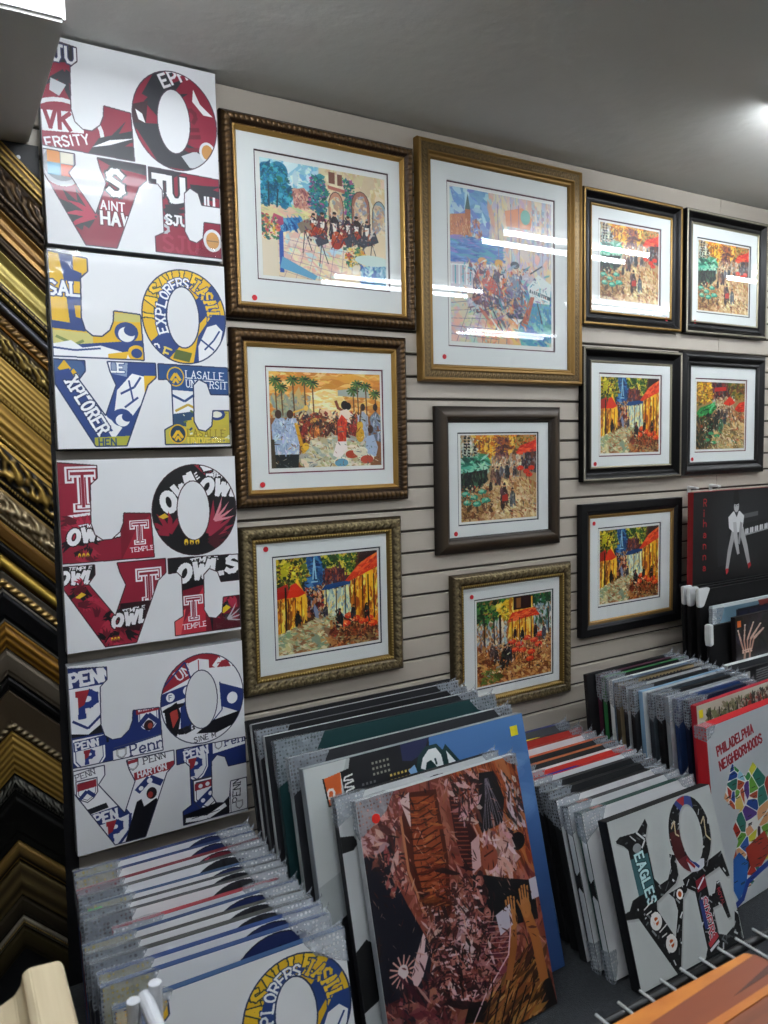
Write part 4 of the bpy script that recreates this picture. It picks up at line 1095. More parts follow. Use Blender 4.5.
def love_sports():
    p = Paint(480, 500, '#bcc1c0', 15)
    K = '#17181a'
    S = lambda q: [(x * p.w, y * p.h) for x, y in q]
    L = S([(.03, .13), (.08, .11), (.24, .12), (.33, .06), (.34, .1), (.3, .17), (.3, .42), (.34, .47), (.42, .46), (.47, .4), (.48, .32), (.53, .34), (.52, .46), (.48, .5), (.3, .55), (.02, .56), (.08, .49), (.14, .48), (.13, .2), (.1, .17)])
    V = S([(.0, .54), (.3, .52), (.28, .56), (.27, .6), (.38, .8), (.45, .66), (.44, .58), (.4, .54), (.58, .53), (.57, .57), (.52, .6), (.36, 1), (.33, 1), (.1, .6), (.0, .58)])
    Ee = S([(.55, .5), (.97, .43), (1, .6), (.97, .6), (.92, .52), (.76, .54), (.76, .66), (.82, .66), (.86, .6), (.89, .6), (.92, .84), (.89, .84), (.86, .74), (.77, .74), (.77, .9), (.84, .93), (.94, .9), (.97, .82), (1, .82), (.99, 1), (.6, 1), (.64, .95), (.64, .6), (.56, .55)])
    O = [arc(.71 * p.w, .25 * p.h, .2 * p.w, .24 * p.h, 0, 360, 40), arc(.72 * p.w, .25 * p.h, .105 * p.w, .185 * p.h, 0, 360, 30)]
    c = {'L': [L], 'V': [V], 'E': [Ee], 'O': O}
    for dx in (9, 6, 3):
        for k, q in c.items():
            p.fill([[(x + dx * .5, y + dx) for x, y in z] for z in q], '#9a9d9c', .35)
    for k, q in c.items():
        p.set_clip(q)
        p.F([(0, 0), (1, 0), (1, 1), (0, 1)], K)
        for i in range(520):
            x, y = p.r.rand() * p.w, p.r.rand() * p.h
            p.line([(x, y), (x + 46 * (p.r.rand() - .5), y + 46 * (p.r.rand() - .5))], 3 + 4 * p.r.rand(), ['#4c5052', '#8a8f90', '#1f2224', '#c4c8c8', '#23272a', '#646a6c', '#15171a'][i % 7])
    p.set_clip([L]); p.fill([(60, 130), (140, 130), (140, 240), (60, 240)], '#3f6a70'); p.text('EAGLES', 118, 120, 34, '#b8dcdc', 84, wf=.55, th=.22, outline='#24484c'); p.line([(110, 60), (140, 90), (120, 110)], 6, '#c8cccc'); p.ell(100, 105, 18, 14, '#8a9090')
    p.set_clip(O); p.fill([(290, 10), (380, 0), (380, 50), (330, 60)], '#3a4a8a'); p.fill([(310, 10), (350, 6), (340, 40)], '#b02a34'); p.fill([(250, 100), (300, 100), (300, 180), (250, 200)], '#4a1a1c'); p.fill([(250, 190), (330, 180), (340, 250), (290, 250)], '#6a2a30')
    p.line([(262, 90), (282, 70), (276, 110), (290, 120)], 5, '#c8b890'); p.line([(400, 110), (420, 90), (412, 150), (430, 170)], 5, '#c8b890'); p.fill([(300, 200), (380, 215), (370, 250), (310, 240)], '#c8ccd4'); p.line([(300, 196), (330, 230)], 9, '#b02a34'); p.line([(316, 200), (350, 235)], 9, '#33468e')
    p.set_clip([V])
    for (x, y) in ((116, 330), (160, 410)):
        p.ell(x, y, 25, 26, '#e6e4e0'); p.ell(x, y, 11, 12, '#d2642c'); p.text('P', x - 12, y - 22, 46, '#e6e4e0', -12, wf=.5, th=.12)
        p.line([(x - 40, y - 46), (x + 6, y - 62)], 4, '#d8d8d4'); p.line([(x - 34, y - 30), (x - 10, y - 34)], 4, '#d8d8d4')
    p.ell(238, 286, 15, 16, '#e6e4e0'); p.ell(238, 286, 8, 9, '#d2642c')
    p.set_clip([Ee]); p.fill([(318, 270), (366, 262), (366, 300), (318, 306)], '#8a2030'); p.line([(322, 296), (360, 270)], 6, '#d8d8dc'); p.text('SIXERS', 352, 330, 26, '#b83a44', 88, wf=.7, th=.2, outline='#d8d8e0'); p.fill([(316, 330), (332, 330), (332, 420), (316, 420)], '#2c3a7a'); p.text('ROYAL', 420, 320, 14, '#9a2a38', 80, th=.2)
    p.line([(318, 470), (366, 450)], 16, '#b83a44'); p.line([(318, 486), (366, 470)], 9, '#d8dce0')
    p.clip = None
    return p


def paint_dark_letters():
    p = Paint(400, 500, '#c9cdce', 16)
    K = '#141517'
    p.fill([arc(235, 130, 120, 120, 0, 360, 40), arc(235, 135, 62, 92, 0, 360, 30)], K)
    p.F([(0, .14), (.07, .15), (.09, .18), (.06, .2), (.0, .2)], K)
    p.F([(0, .55), (.06, .52), (.12, .56), (.13, .66), (.08, .74), (0, .76)], K)
    p.F([(.3, .6), (1, .56), (1, .7), (.8, .7), (.8, 1), (.5, 1), (.5, .7), (.3, .7)], K)
    return p


# ---- other printed sheets ------------------------------------------------------
def paint_map():
    p = Paint(480, 520, '#bfc5c9', 21)
    p.text('PHILADELPHIA', 38, 62, 25, '#a01c2c', -8, wf=.44, th=.22, gap=.2)
    p.text('NEIGHBORHOODS', 44, 104, 25, '#a01c2c', -8, wf=.47, th=.22, gap=.2)
    out = np.array([(.2, .4), (.3, .24), (.42, .34), (.5, .28), (.62, .4), (.72, .36), (.8, .22), (.95, .28), (.95, .5), (.84, .62), (.72, .66), (.66, .76), (.6, .84), (.5, .84), (.42, .92), (.3, .95), (.22, .9), (.24, .74), (.3, .66), (.26, .58), (.34, .5), (.28, .48)]) * (p.w, p.h) - (.09 * p.w, 0)
    m = p.mask([out])
    x0, y0, k = m
    yy, xx = np.mgrid[y0:y0 + k.shape[0], x0:x0 + k.shape[1]]
    n = 140
    sx, sy = x0 + p.r.rand(n) * k.shape[1], y0 + p.r.rand(n) * k.shape[0]
    d = (xx[..., None] - sx) ** 2 + (yy[..., None] - sy) ** 2
    o = np.argsort(d, -1)[..., :2]
    d0 = np.sqrt(np.take_along_axis(d, o, -1))
    pal = [rgb(c) for c in ('#e0a070', '#3f9a54', '#8fbf3a', '#d8d43a', '#2f5fae', '#c0502a', '#3a1f30', '#8fc4d8', '#5a3a8a', '#2f7a6a', '#b8301f', '#e0c060', '#1f4a9a', '#6aa83a')]
    img = np.array([pal[i % len(pal)] for i in range(n)])[o[..., 0]]
    img[(d0[..., 1] - d0[..., 0]) < 2.2] = rgb('#e8e8e4')
    v = p.a[y0:y0 + k.shape[0], x0:x0 + k.shape[1]]
    v[k] = img[k]
    p.F([(.13, .9), (.15, .74), (.21, .72), (.29, .8), (.25, .92), (.17, .97)], '#2a68b8'); p.F([(.27, .72), (.47, .68), (.53, .8), (.41, .86), (.31, .84)], '#a8382a')
    p.FL([(.13, .99), (.21, .97), (.27, .9), (.39, .88), (.53, .86), (.61, .76), (.69, .66), (.85, .6), (1, .52)], .035, '#2444a0')
    for i in range(n):
        if k[min(int(sy[i] - y0), k.shape[0] - 1), min(int(sx[i] - x0), k.shape[1] - 1)]:
            p.line([(sx[i] - 9, sy[i]), (sx[i] + 9, sy[i])], 2, '#2a2a2a')
    return p


def paint_collage():
    """warm sepia collage: boat hulls, a crowd, dark robes, a man with raised hands"""
    p = Paint(560, 720, '#8a4a38', 22)
    Z = [(0, 0), (1, 0), (1, 1), (0, 1)]
    p.dabs(Z, ['#9a5a46', '#8a4638', '#a86a54', '#7a3c30', '#b87c68'], 700, .12, .03, 1.2, .5)
    p.dabs([(.55, 0), (1, 0), (1, .42), (.7, .44)], ['#a04f26', '#8a3f1e', '#b8622e', '#6a2e18', '#c47a48'], 420, .16, .014, 1.35, .12)
    p.F([(0, .17), (.2, .12), (.14, .3), (.2, .42), (.3, .6), (.2, .8), (.05, .84), (0, .7)], '#1b1d2b')
    p.dabs([(0, .0), (.26, .0), (.22, .14), (0, .2)], ['#c89a8c', '#e0c0b4', '#7a4038', '#a86a60', '#5a2c2a'], 160, .05, .016, .8, .9)
    p.dabs([(.04, .2), (.2, .2), (.24, .36), (.1, .36)], ['#8a4a40', '#c88a78', '#3a2228', '#a86050', '#e0c0b0'], 90, .04, .014, .8, .9)
    # hull with ribs
    hull = [(.28, .02), (.46, .04), (.47, .3), (.44, .5), (.36, .54), (.27, .46), (.22, .3), (.23, .12)]
    p.F(hull, '#5a2414'); p.F([(.3, .04), (.44, .06), (.445, .3), (.42, .47), (.36, .5), (.3, .42), (.27, .28)], '#a4552e')
    for t in np.linspace(.06, .48, 17):
        p.FL([(.27, t), (.34, t + .012), (.44, t - .004)], .007, '#4a1c10')
    p.FL([(.23, .1), (.23, .3), (.28, .46), (.36, .54)], .014, '#c88a60')
    p.F([(.24, .04), (.3, .02), (.28, .16)], '#e8d4c8')
    p.F([(.53, .08), (.58, .1), (.66, .26), (.63, .36), (.56, .38), (.53, .24)], '#44181a')
    for t in np.linspace(.1, .36, 16):
        p.FL([(.54, t), (.61, t + .015)], .006, '#94503c')
    p.FL([(.58, .06), (.67, .26), (.63, .38)], .01, '#d8a890'); p.F([(.62, .28), (.68, .26), (.66, .38), (.6, .4)], '#d8b8b0')
    # dark dress
    dress = [(.74, .03), (.84, .04), (.88, .16), (.84, .25), (.7, .26), (.68, .2), (.72, .1)]
    p.F(dress, '#18161c')
    for k in range(9):
        p.FL([(.78 + .01 * p.r.randn(), .06), (.71 + .02 * k, .25)], .004, '#8f8a92')
    p.dabs([(.5, .02), (.74, .02), (.7, .2), (.6, .2)], ['#3a1a1a', '#c8988a', '#7a4038', '#e4ccc4', '#241418'], 160, .05, .012, 1, .9)
    p.dabs([(.9, .06), (1, .1), (.98, .3), (.88, .3)], ['#e4dcd8', '#2a2226', '#b8a8a4'], 70, .05, .014, 1.3, .4)
    p.FE(.92, .34, .05, .035, '#15141a')
    # woman with pale head scarf and black robe
    p.dabs([(.68, .28), (.88, .26), (.88, .44), (.72, .44)], ['#e0c4b8', '#c89c90', '#f0e0d8', '#8a5a50', '#d8b0a4'], 150, .07, .02, 1.2, .7)
    p.FE(.72, .36, .055, .05, '#a45a42'); p.FL([(.69, .35), (.75, .34)], .008, '#4a2018')
    p.F([(.6, .4), (.68, .42), (.8, .46), (.94, .5), (.98, .5), (.97, .66), (.78, .64), (.64, .6), (.58, .5)], '#0f1016')
    # crowd
    for i in range(150):
        x, y = .3 + .36 * p.r.rand(), .4 + .42 * p.r.rand()
        if .36 < x < .47 and y < .54:
            continue
        p.FE(x, y, .02, .02, ['#7a4038', '#94584a', '#5a2c2a', '#b87c6c', '#3c1f22'][i % 5])
        p.FL([(x - .018, y + .02), (x + .018, y + .026)], .011, ['#2c181c', '#e0ccc4', '#6a3430'][i % 3])
        p.FL([(x - .008, y - .004), (x + .008, y - .004)], .005, '#2a1416')
    p.dabs([(.56, .56), (.8, .62), (.76, .8), (.5, .86)], ['#6a3038', '#8a4a4a', '#44202a', '#b08078'], 160, .06, .014, .3, .5)
    for k in range(9):
        p.FL([(.6, .56 + .02 * k), (.78, .6 + .02 * k)], .003, '#c8a49c')
    p.dabs([(.46, .5), (.56, .5), (.54, .7), (.46, .7)], ['#ece0dc', '#c8a49c', '#5a2c30'], 60, .04, .014, 1, .8)
    # glow and hand on dark blue
    for k in range(14):
        t = k * 6.283 / 14
        p.FL([(.12, .63), (.12 + .075 * math.cos(t), .63 + .055 * math.sin(t))], .008, '#eeb8a4')
    p.FE(.12, .63, .03, .024, '#fbe6dc')
    p.F([(.16, .66), (.2, .6), (.26, .53), (.27, .55), (.25, .6), (.28, .6), (.22, .68), (.17, .71)], '#e6ccc4')
    p.dabs([(0, .72), (.3, .68), (.4, .98), (0, 1)], ['#6a3034', '#8a4c48', '#4a2026', '#a06c62', '#341a20'], 260, .07, .016, .9, .7)
    for k in range(9):
        p.FL([(.02, .84 + .02 * k), (.2, .82 + .02 * k)], .004, '#c49c90'); p.FL([(.03 + .02 * k, .82), (.03 + .02 * k, .99)], .003, '#c49c90')
    # man in a tan jacket, arms raised
    p.F([(.42, 1), (.5, .9), (.7, .8), (.86, .76), (.98, .86), (1, 1)], '#15100e')
    p.FE(.47, .93, .07, .06, '#a86a30'); p.F([(.41, .9), (.46, .84), (.56, .86), (.56, .95), (.5, .92)], '#17100e')
    p.FL([(.42, .93), (.46, .92)], .012, '#1c120e')
    p.dabs([(.5, .96), (.6, .84), (.86, .74), (.96, .84), (.9, 1), (.5, 1)], ['#8a5a2c', '#b07c40', '#5a3618', '#c89a58', '#3a2210', '#a06c34'], 340, .1, .016, -.6, .3)
    for k in range(6):
        p.FL([(.5 + .05 * k, 1), (.6 + .055 * k, .84 + .01 * k)], .008, '#1a100a')
    p.FL([(.94, .88), (.93, .72), (.9, .62)], .06, '#b4763a'); p.FL([(.72, .82), (.78, .72), (.8, .64)], .045, '#a86c34')
    for hx, hy in ((.9, .6), (.8, .62)):
        p.FE(hx, hy, .035, .04, '#c08446')
        for k in range(4):
            p.FL([(hx - .024 + .016 * k, hy - .02), (hx - .022 + .018 * k, hy - .09 + .008 * abs(k - 1.5))], .012, '#c48a4c')
        p.FL([(hx - .03, hy), (hx - .05, hy - .04)], .012, '#b87c40')
    p.F([(.7, .58), (.8, .56), (.8, .64), (.71, .66)], '#cfd0d6'); p.F([(.95, .5), (1, .5), (1, .58), (.95, .58)], '#cfd0d6')
    p.FL([(.36, 1), (.56, .84), (.74, .74), (.8, .6)], .008, '#dcc0c0')
    p.F([(.405, .955), (.42, .945), (.4, .965)], '#8a5024'); p.FL([(.44, .975), (.47, .985)], .01, '#3a1810'); p.FL([(.425, .925), (.45, .93)], .012, '#f0dcc0')
    p.dabs([(.28, .4), (.62, .4), (.66, .84), (.26, .84)], ['#1e0f12', '#2e171a', '#e6cfc6', '#c08a7c', '#4a2226'], 420, .035, .009, .9, .9)
    p.dabs([(0, 0), (1, 0), (1, .75), (0, .75)], ['#2a1214', '#3a1a18', '#d8a894', '#5c2a22'], 300, .045, .006, 1.2, .6)
    p.dabs([(.3, .05), (.45, .06), (.44, .48), (.3, .44)], ['#7a3418', '#c47a48', '#8a4020', '#5a2010'], 90, .06, .008, .1, .15)
    p.soften(1, 0.0, 1.15)
    p.a *= np.array([.86, .82, .86], np.float32)
    return p


def paint_skyline():
    p = Paint(560, 560, '#3f6db0', 23)
    g = np.linspace(0, 1, p.h)[:, None, None]
    p.a[:] = rgb('#4d7cb6') * (1 - g) + rgb('#27457c') * g
    for k in range(26):
        p.FE(.62 + .3 * p.r.rand(), .3 + .12 * p.r.rand(), .12, .05, '#6f97c8', 0, .12)
    for k in range(18):
        p.FE(.62 + .3 * p.r.rand(), .16 + .08 * p.r.rand(), .10, .03, '#8fb0d8', 0, .12)
    p.F([(0, 0), (.5, 0), (.5, 1), (0, 1)], '#14151a')
    p.F([(.16, .4), (.42, .36), (.42, 1), (.16, 1)], '#7a5c48'); p.dabs([(.14, .4), (.4, .38), (.4, 1), (.14, 1)], ['#8a6a54', '#5c4032', '#a08068', '#3a2a22'], 90, .06, .03, 1.2)
    p.F([(0, 0), (.185, 0), (.17, .05), (.15, .14), (.175, .22), (.19, .34), (.195, .44), (.14, .5), (.06, .53), (0, .54)], '#a9b0b0')
    p.F([(0, 0), (.17, 0), (.15, .05), (.13, .2), (.12, .36), (0, .4)], '#c3c9c8'); p.F([(.1, .26), (.14, .25), (.13, .5), (.09, .52)], '#8f9696')
    p.FL([(.15, .14), (.175, .22), (.19, .34), (.195, .44), (.14, .5), (.06, .53)], .008, '#151517')
    p.F([(.07, .05), (.14, .04), (.135, .12), (.13, .145), (.08, .145)], '#d4622a'); p.text('P', 44, 66, 26, '#f2e8e0', -80, th=.18)
    p.FL([(.07, .05), (.08, .145), (.13, .145)], .006, '#151517')
    p.F([(.14, .04), (.21, .03), (.22, .16), (.2, .3), (.17, .3), (.15, .16)], '#101114')
    for k in range(5):
        y = .055 + .024 * k
        p.FL([(.21, y), (.155, y + .008), (.15, y + .018), (.185, y + .022)], .006, '#e6e6e2')
    p.F([(.155, .18), (.185, .18), (.19, .32), (.17, .3)], '#b8582a'); p.text('F', 92, 120, 20, '#f2e8e0', -80, th=.18)
    for k in range(4):
        y = .36 + .03 * k
        p.FL([(.235, y), (.205, y + .008), (.2, y + .018), (.23, y + .024)], .006, '#e6e6e2')
    p.F([(.14, .56), (.3, .53), (.3, .62), (.15, .66)], '#15120f'); p.text('PHILA', 84, 326, 22, '#d8d0c0', -8, th=.16)
    # dark towers, top edge stepping down to the right
    p.F([(.185, 0), (.3, 0), (.33, .02), (.42, .0), (.53, .0), (.52, .1), (.5, .3), (.2, .34)], '#17191f')
    p.F([(.4, 0), (.53, 0), (.5, .05), (.44, .07), (.4, .06)], '#242a52')
    for (x0, y0, nx, ny, c) in ((.27, .035, 5, 3, '#9a9a8c'), (.34, .095, 7, 2, '#d8b85a'), (.22, .1, 4, 4, '#6a6a6c'), (.3, .16, 8, 2, '#8a8678')):
        for a in range(nx):
            for b in range(ny):
                p.F([(x0 + .016 * a, y0 + .02 * b), (x0 + .016 * a + .008, y0 + .02 * b), (x0 + .016 * a + .008, y0 + .02 * b + .009), (x0 + .016 * a, y0 + .02 * b + .009)], c)
    # bird head emblem: white with a dark green outline
    p.F([(.455, .1), (.47, .06), (.51, .03), (.56, .03), (.585, .06), (.6, .04), (.66, .12), (.6, .15), (.55, .17), (.48, .18)], '#12383a')
    p.F([(.475, .105), (.49, .07), (.52, .045), (.555, .045), (.575, .075), (.58, .125), (.55, .14), (.545, .11), (.525, .085), (.505, .09), (.495, .115)], '#eef2f2')
    p.F([(.6, .065), (.64, .118), (.605, .13)], '#eef2f2'); p.FL([(.545, .085), (.548, .105)], .008, '#12383a')
    p.F([(.42, .1), (.45, .085), (.46, .12), (.5, .12), (.5, .17), (.45, .16)], '#7fa8d4')
    return p


def paint_trees():
    p = Paint(480, 480, '#c9c4b4', 24)
    p.dabs([(.1, .05), (1, .02), (1, .6), (.1, .6)], ['#3a4a2c', '#22301e', '#5a6a3a', '#7a7a5a', '#2a2a20', '#8a8870'], 900, .035, .016, .6, 1.3)
    p.dabs([(.5, .05), (1, .02), (1, .4), (.5, .4)], ['#6a2a24', '#a03a30', '#4a2420', '#c8b8a8', '#2a1a18'], 500, .03, .012, .6, 1.3)
    for k in range(8):
        x = .15 + .11 * k
        p.FL([(x, .05), (x + .02, .5)], .012, '#1c1612')
    p.F([(.94, .02), (1, .02), (1, .14), (.95, .12)], '#c02a28')
    return p


def paint_hands():
    p = Paint(480, 150, '#262023', 25)
    p.dabs([(0, 0), (1, 0), (1, 1), (0, 1)], ['#2a2428', '#1c181b', '#302a2c'], 260, .12, .06, .5)
    for ox in (.04, .8):
        for k in range(5):
            a = -1.75 + .24 * k
            x, y = ox + .12 + .045 * (k - 2), .44
            L = (.2, .27, .3, .28, .2)[k]
            for j in range(3):
                x2, y2 = x + math.cos(a) * L * .34, y + math.sin(a) * L * .34
                p.FL([(x, y), (x + (x2 - x) * .86, y + (y2 - y) * .86)], .02 - .003 * j, '#d9b9a4'); p.FE(x2, y2, .013, .012, '#f0dcc8')
                x, y = x2, y2
            p.FL([(ox + .12 + .03 * (k - 2), .6), (ox + .12 + .045 * (k - 2), .45)], .019, '#c89a86')
        for k in range(8):
            p.FE(ox + .06 + .035 * (k % 4), .62 + .035 * (k // 4), .02, .018, '#e0bca8')
        p.FL([(ox + .08, .68), (ox + .06, .92)], .03, '#b08a78'); p.FL([(ox + .15, .68), (ox + .14, .92)], .026, '#b08a78')
    p.F([(0, .78), (1, .78), (1, 1), (0, 1)], '#43211f')
    return p.extend(520)


def paint_seated():
    """dark studio photograph of a seated woman, red letters down the left"""
    p = Paint(560, 420, '#141517', 26)
    for k in range(40):
        p.FE(.62, .4, .5 - .011 * k, .55 - .012 * k, '#2c2e32', 0, .045)
    for ch, y in zip('Rihanna', (.08, .19, .3, .42, .54, .66, .78)):
        p.text(ch, .12 * p.w, y * p.h, 32, '#c0242a', 0, wf=.55, th=.14)
    p.F([(.38, .42), (1, .34), (1, .7), (.4, .78)], '#1d1f22'); p.F([(.6, .46), (1, .4), (1, .47), (.62, .53)], '#9a9c9e')
    for k in range(18):
        x = .62 + .021 * k
        p.F([(x, .45 - .003 * k), (x + .012, .45 - .003 * k), (x + .012, .51 - .003 * k), (x, .51 - .003 * k)], '#dddedf' if k % 3 else '#26282a')
    p.F([(.6, .28), (.8, .26), (.8, .31), (.62, .33)], '#5a5c5e')
    p.F([(.28, .42), (.42, .4), (.42, .82), (.3, .84)], '#25272a')
    sk, sh = '#a9a9aa', '#d9dadb'
    p.F([(.47, .44), (.52, .46), (.47, .66), (.43, .88), (.395, .88), (.42, .66)], sk)
    p.F([(.55, .44), (.61, .42), (.67, .64), (.71, .84), (.675, .86), (.62, .66)], sk)
    p.F([(.42, .3), (.48, .24), (.56, .24), (.62, .3), (.6, .44), (.55, .48), (.48, .47), (.43, .42)], sh)
    p.F([(.48, .36), (.52, .36), (.55, .6), (.57, .72), (.54, .73), (.5, .58)], '#b9b9ba'); p.F([(.57, .36), (.6, .38), (.57, .62), (.545, .6)], '#9a9a9b')
    p.F([(.49, .24), (.55, .24), (.525, .31)], '#3a3b3d'); p.FE(.515, .09, .036, .09, '#0b0b0c'); p.FE(.52, .19, .032, .062, '#b4b4b5'); p.FE(.517, .135, .036, .032, '#0d0d0e')
    p.FL([(.5, .18), (.512, .18)], .006, '#1a1a1b'); p.FL([(.528, .18), (.54, .18)], .006, '#1a1a1b')
    p.F([(.395, .87), (.43, .87), (.43, .91), (.405, .94)], '#b81f28'); p.F([(.675, .85), (.712, .83), (.72, .87), (.69, .91)], '#b81f28')
    return p


def paint_grid():
    p = Paint(420, 130, '#5f7f90', 27)
    p.F([(0, 0), (1, 0), (1, .05), (0, .05)], '#cfd6d8'); p.F([(0, 0), (.05, 0), (.05, 1), (0, 1)], '#cfd6d8')
    p.F([(.3, .12), (1, .1), (1, .6), (.3, .6)], '#191a24')
    for k in range(5):
        p.F([(.34 + .14 * k, .16), (.45 + .14 * k, .16), (.45 + .14 * k, .32), (.34 + .14 * k, .32)], '#23263a')
    p.F([(.6, .04), (1, .03), (1, .11), (.62, .13)], '#7a2a28')
    return p.extend(420)


def paint_street_photo():
    p = Paint(420, 150, '#1c1d20', 28)
    p.F([(.1, .06), (.22, .05), (.22, .28), (.12, .28), (.13, .16), (.05, .16)], '#b8b8b4'); p.F([(.3, .06), (.9, .02), (.86, .24), (.3, .3)], '#77797a')
    for k in range(5):
        p.FL([(.3, .1 + .045 * k), (.88, .05 + .045 * k)], .008, '#2a2b2d')
    for k in range(26):
        p.FE(.05 + .9 * p.r.rand(), .42 + .05 * p.r.rand(), .025, .02, '#b0a8ac')
    return p.extend(420)


# ------------------------------------------------------------------ relief for carved and beaded wood
def sm(x, a, b):
    t = np.clip((x - a) / (b - a), 0, 1)
    return t * t * (3 - 2 * t)


def bead(s, v, v0, per, r):
    """row of half-round beads along v=v0 (metres)"""
    ds = (s / per - np.round(s / per)) * per
    return np.sqrt(np.clip(r * r - ds ** 2 - (v - v0) ** 2, 0, None))


def rope(s, v, v0, w, per):
    t = np.clip(1 - ((v - v0) / (w / 2)) ** 2, 0, None)
    return np.sqrt(t) * (0.55 + 0.45 * np.cos(2 * math.pi * (s + (v - v0) * 1.2) / per))


def leafy(s, v, v0, w, per, seed=0.0):
    """carved scrolling leaves in a band of width w"""
    u = (v - v0) / w
    env = np.clip(1 - (2 * u - 1) ** 2, 0, None) ** .5
    a = np.sin(2 * math.pi * s / per + 3.2 * np.sin(2 * math.pi * u * .8 + seed) + seed)
    b = np.sin(2 * math.pi * s / per * 2.1 - 5.0 * u + 1.3 * seed)
    c = np.cos(2 * math.pi * s / per * 3.7 + 7 * u)
    return env * np.clip(.5 + .42 * a + .28 * b + .16 * c, 0, 1.2)


def scallop(s, v, v0, w, per):
    u = np.clip((v - v0) / w, 0, 1)
    k = (s / per + .45 * u) % 1.0
    return np.sqrt(np.clip(1 - (2 * k - 1) ** 2, 0, 1)) * np.clip(1 - (2 * u - 1) ** 4, 0, 1)


def rosette(s, v, v0, per, r):
    ds = (s / per - np.round(s / per)) * per
    d = np.sqrt(ds ** 2 + (v - v0) ** 2) / r
    return np.where(d < 1, .55 * np.clip(1 - ((d - .75) / .25) ** 2, 0, 1) + np.sqrt(np.clip(1 - (d / .5) ** 2, 0, 1)), 0)


def mixc(a, b, t):
    return np.array(lin(a))[None, None] * (1 - t[..., None]) + np.array(lin(b))[None, None] * t[..., None]


M_FRAME = mat('frame_finish', '#806030', 0.36, metal=0.62, attr='Col', bump=(420, 0.12, 0.0006))
M_FRAME_DULL = mat('frame_finish_dull', '#302018', 0.42, metal=0.15, attr='Col', bump=(300, 0.1, 0.0006))
M_MAT = mat('mat_board', '#eceeed', 0.85)
M_PAPER = mat('print_paper', '#efeeea', 0.8)
M_BACK = mat('backing_paper', '#2a2622', 0.9)
M_DOT = mat('red_sticker', '#c8202c', 0.5)
M_YSTICK = mat('yellow_sticker', '#e8d820', 0.5)


def step(T, a):
    return (T >= a).astype(float)


# each finish: f(s, v, w) -> height (m), colour (n,k,3); v from the outer edge inwards
def fin_bronze_leaf(s, v, w):
    T = v / w
    r = scallop(s, v, .06 * w, .50 * w, .017)
    be = bead(s, v, .69 * w, .009, .0032)
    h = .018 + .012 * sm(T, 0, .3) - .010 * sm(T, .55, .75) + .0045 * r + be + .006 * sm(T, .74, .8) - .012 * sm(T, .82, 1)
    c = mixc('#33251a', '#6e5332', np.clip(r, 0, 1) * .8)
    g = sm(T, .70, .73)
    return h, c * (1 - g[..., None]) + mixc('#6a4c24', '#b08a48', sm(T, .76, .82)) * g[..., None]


def fin_champagne(s, v, w):
    T = v / w
    r = rosette(s, v, .36 * w, .030, .0135)
    l2 = leafy(s + .015, v, .08 * w, .58 * w, .030)
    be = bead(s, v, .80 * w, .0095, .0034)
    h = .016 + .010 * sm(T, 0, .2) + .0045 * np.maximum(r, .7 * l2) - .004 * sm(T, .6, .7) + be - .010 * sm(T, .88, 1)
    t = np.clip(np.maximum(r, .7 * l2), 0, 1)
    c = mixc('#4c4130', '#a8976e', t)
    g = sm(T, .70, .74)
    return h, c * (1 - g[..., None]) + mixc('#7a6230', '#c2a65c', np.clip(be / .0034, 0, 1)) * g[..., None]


def fin_big_gold(s, v, w):
    T = v / w
    n = leafy(s, v, .25 * w, .36 * w, .02, 1.0) * .6 + leafy(s, v, .25 * w, .36 * w, .0083, 2.0) * .4
    h = .024 + .012 * sm(T, 0, .12) - .008 * sm(T, .12, .24) + .0022 * n + .006 * np.exp(-((T - .70) / .05) ** 2) - .010 * sm(T, .66, .8) + .004 * np.exp(-((T - .88) / .04) ** 2) - .006 * sm(T, .9, 1)
    c = mixc('#8c6c38', '#8c6c38', T * 0)
    c2 = mixc('#453620', '#7c6640', np.clip(n, 0, 1))
    g = (sm(T, .22, .25) * (1 - sm(T, .62, .65)))[..., None]
    return h, c * (1 - g) + c2 * g


def fin_black_gold(s, v, w, hi='#b08a48', lo='#5a4420', lip='#9a7a40'):
    T = v / w
    ro = rope(s, v, .11 * w, .16 * w, .010)
    h = .026 + .004 * ro * (T < .2) - .016 * sm(T, .18, .6) + .006 * sm(T, .8, .86) - .006 * sm(T, .92, 1)
    k = mixc('#0d0c0d', '#0d0c0d', T * 0)
    g = ((T > .03) & (T < .19)).astype(float)[..., None]
    c = k * (1 - g) + mixc(lo, hi, ro) * g
    g2 = (T > .84).astype(float)[..., None]
    return h, c * (1 - g2) + mixc(lo, lip, sm(T, .86, .92)) * g2


def fin_black_silver(s, v, w):
    return fin_black_gold(s, v, w, '#b4ac98', '#4a463c', '#a09880')


def fin_all_black(s, v, w):
    T = v / w
    ro = rope(s, v, .86 * w, .16 * w, .008)
    h = .020 + .012 * np.sin(np.clip(T / .7, 0, 1) * math.pi) + .0035 * ro * (T > .76)
    return h, mixc('#0c0b0c', '#1a1716', ro * (T > .76))


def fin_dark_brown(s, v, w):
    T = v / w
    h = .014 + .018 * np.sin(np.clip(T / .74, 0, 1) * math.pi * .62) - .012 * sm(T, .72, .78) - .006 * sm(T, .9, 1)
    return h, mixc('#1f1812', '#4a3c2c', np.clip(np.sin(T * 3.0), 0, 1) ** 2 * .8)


def fin_flat_black_rope(s, v, w):
    T = v / w
    ro = rope(s, v, .84 * w, .12 * w, .0065)
    h = .026 - .004 * sm(T, .55, .6) - .006 * sm(T, .7, .76) + .003 * ro * (T > .76) - .003 * sm(T, .92, 1)
    g = (T > .77).astype(float)[..., None]
    return h, mixc('#0b0b0d', '#17181b', sm(T, .55, .6)) * (1 - g) + mixc('#4a3618', '#b0894a', np.maximum(ro, .9 * (T > .92))) * g


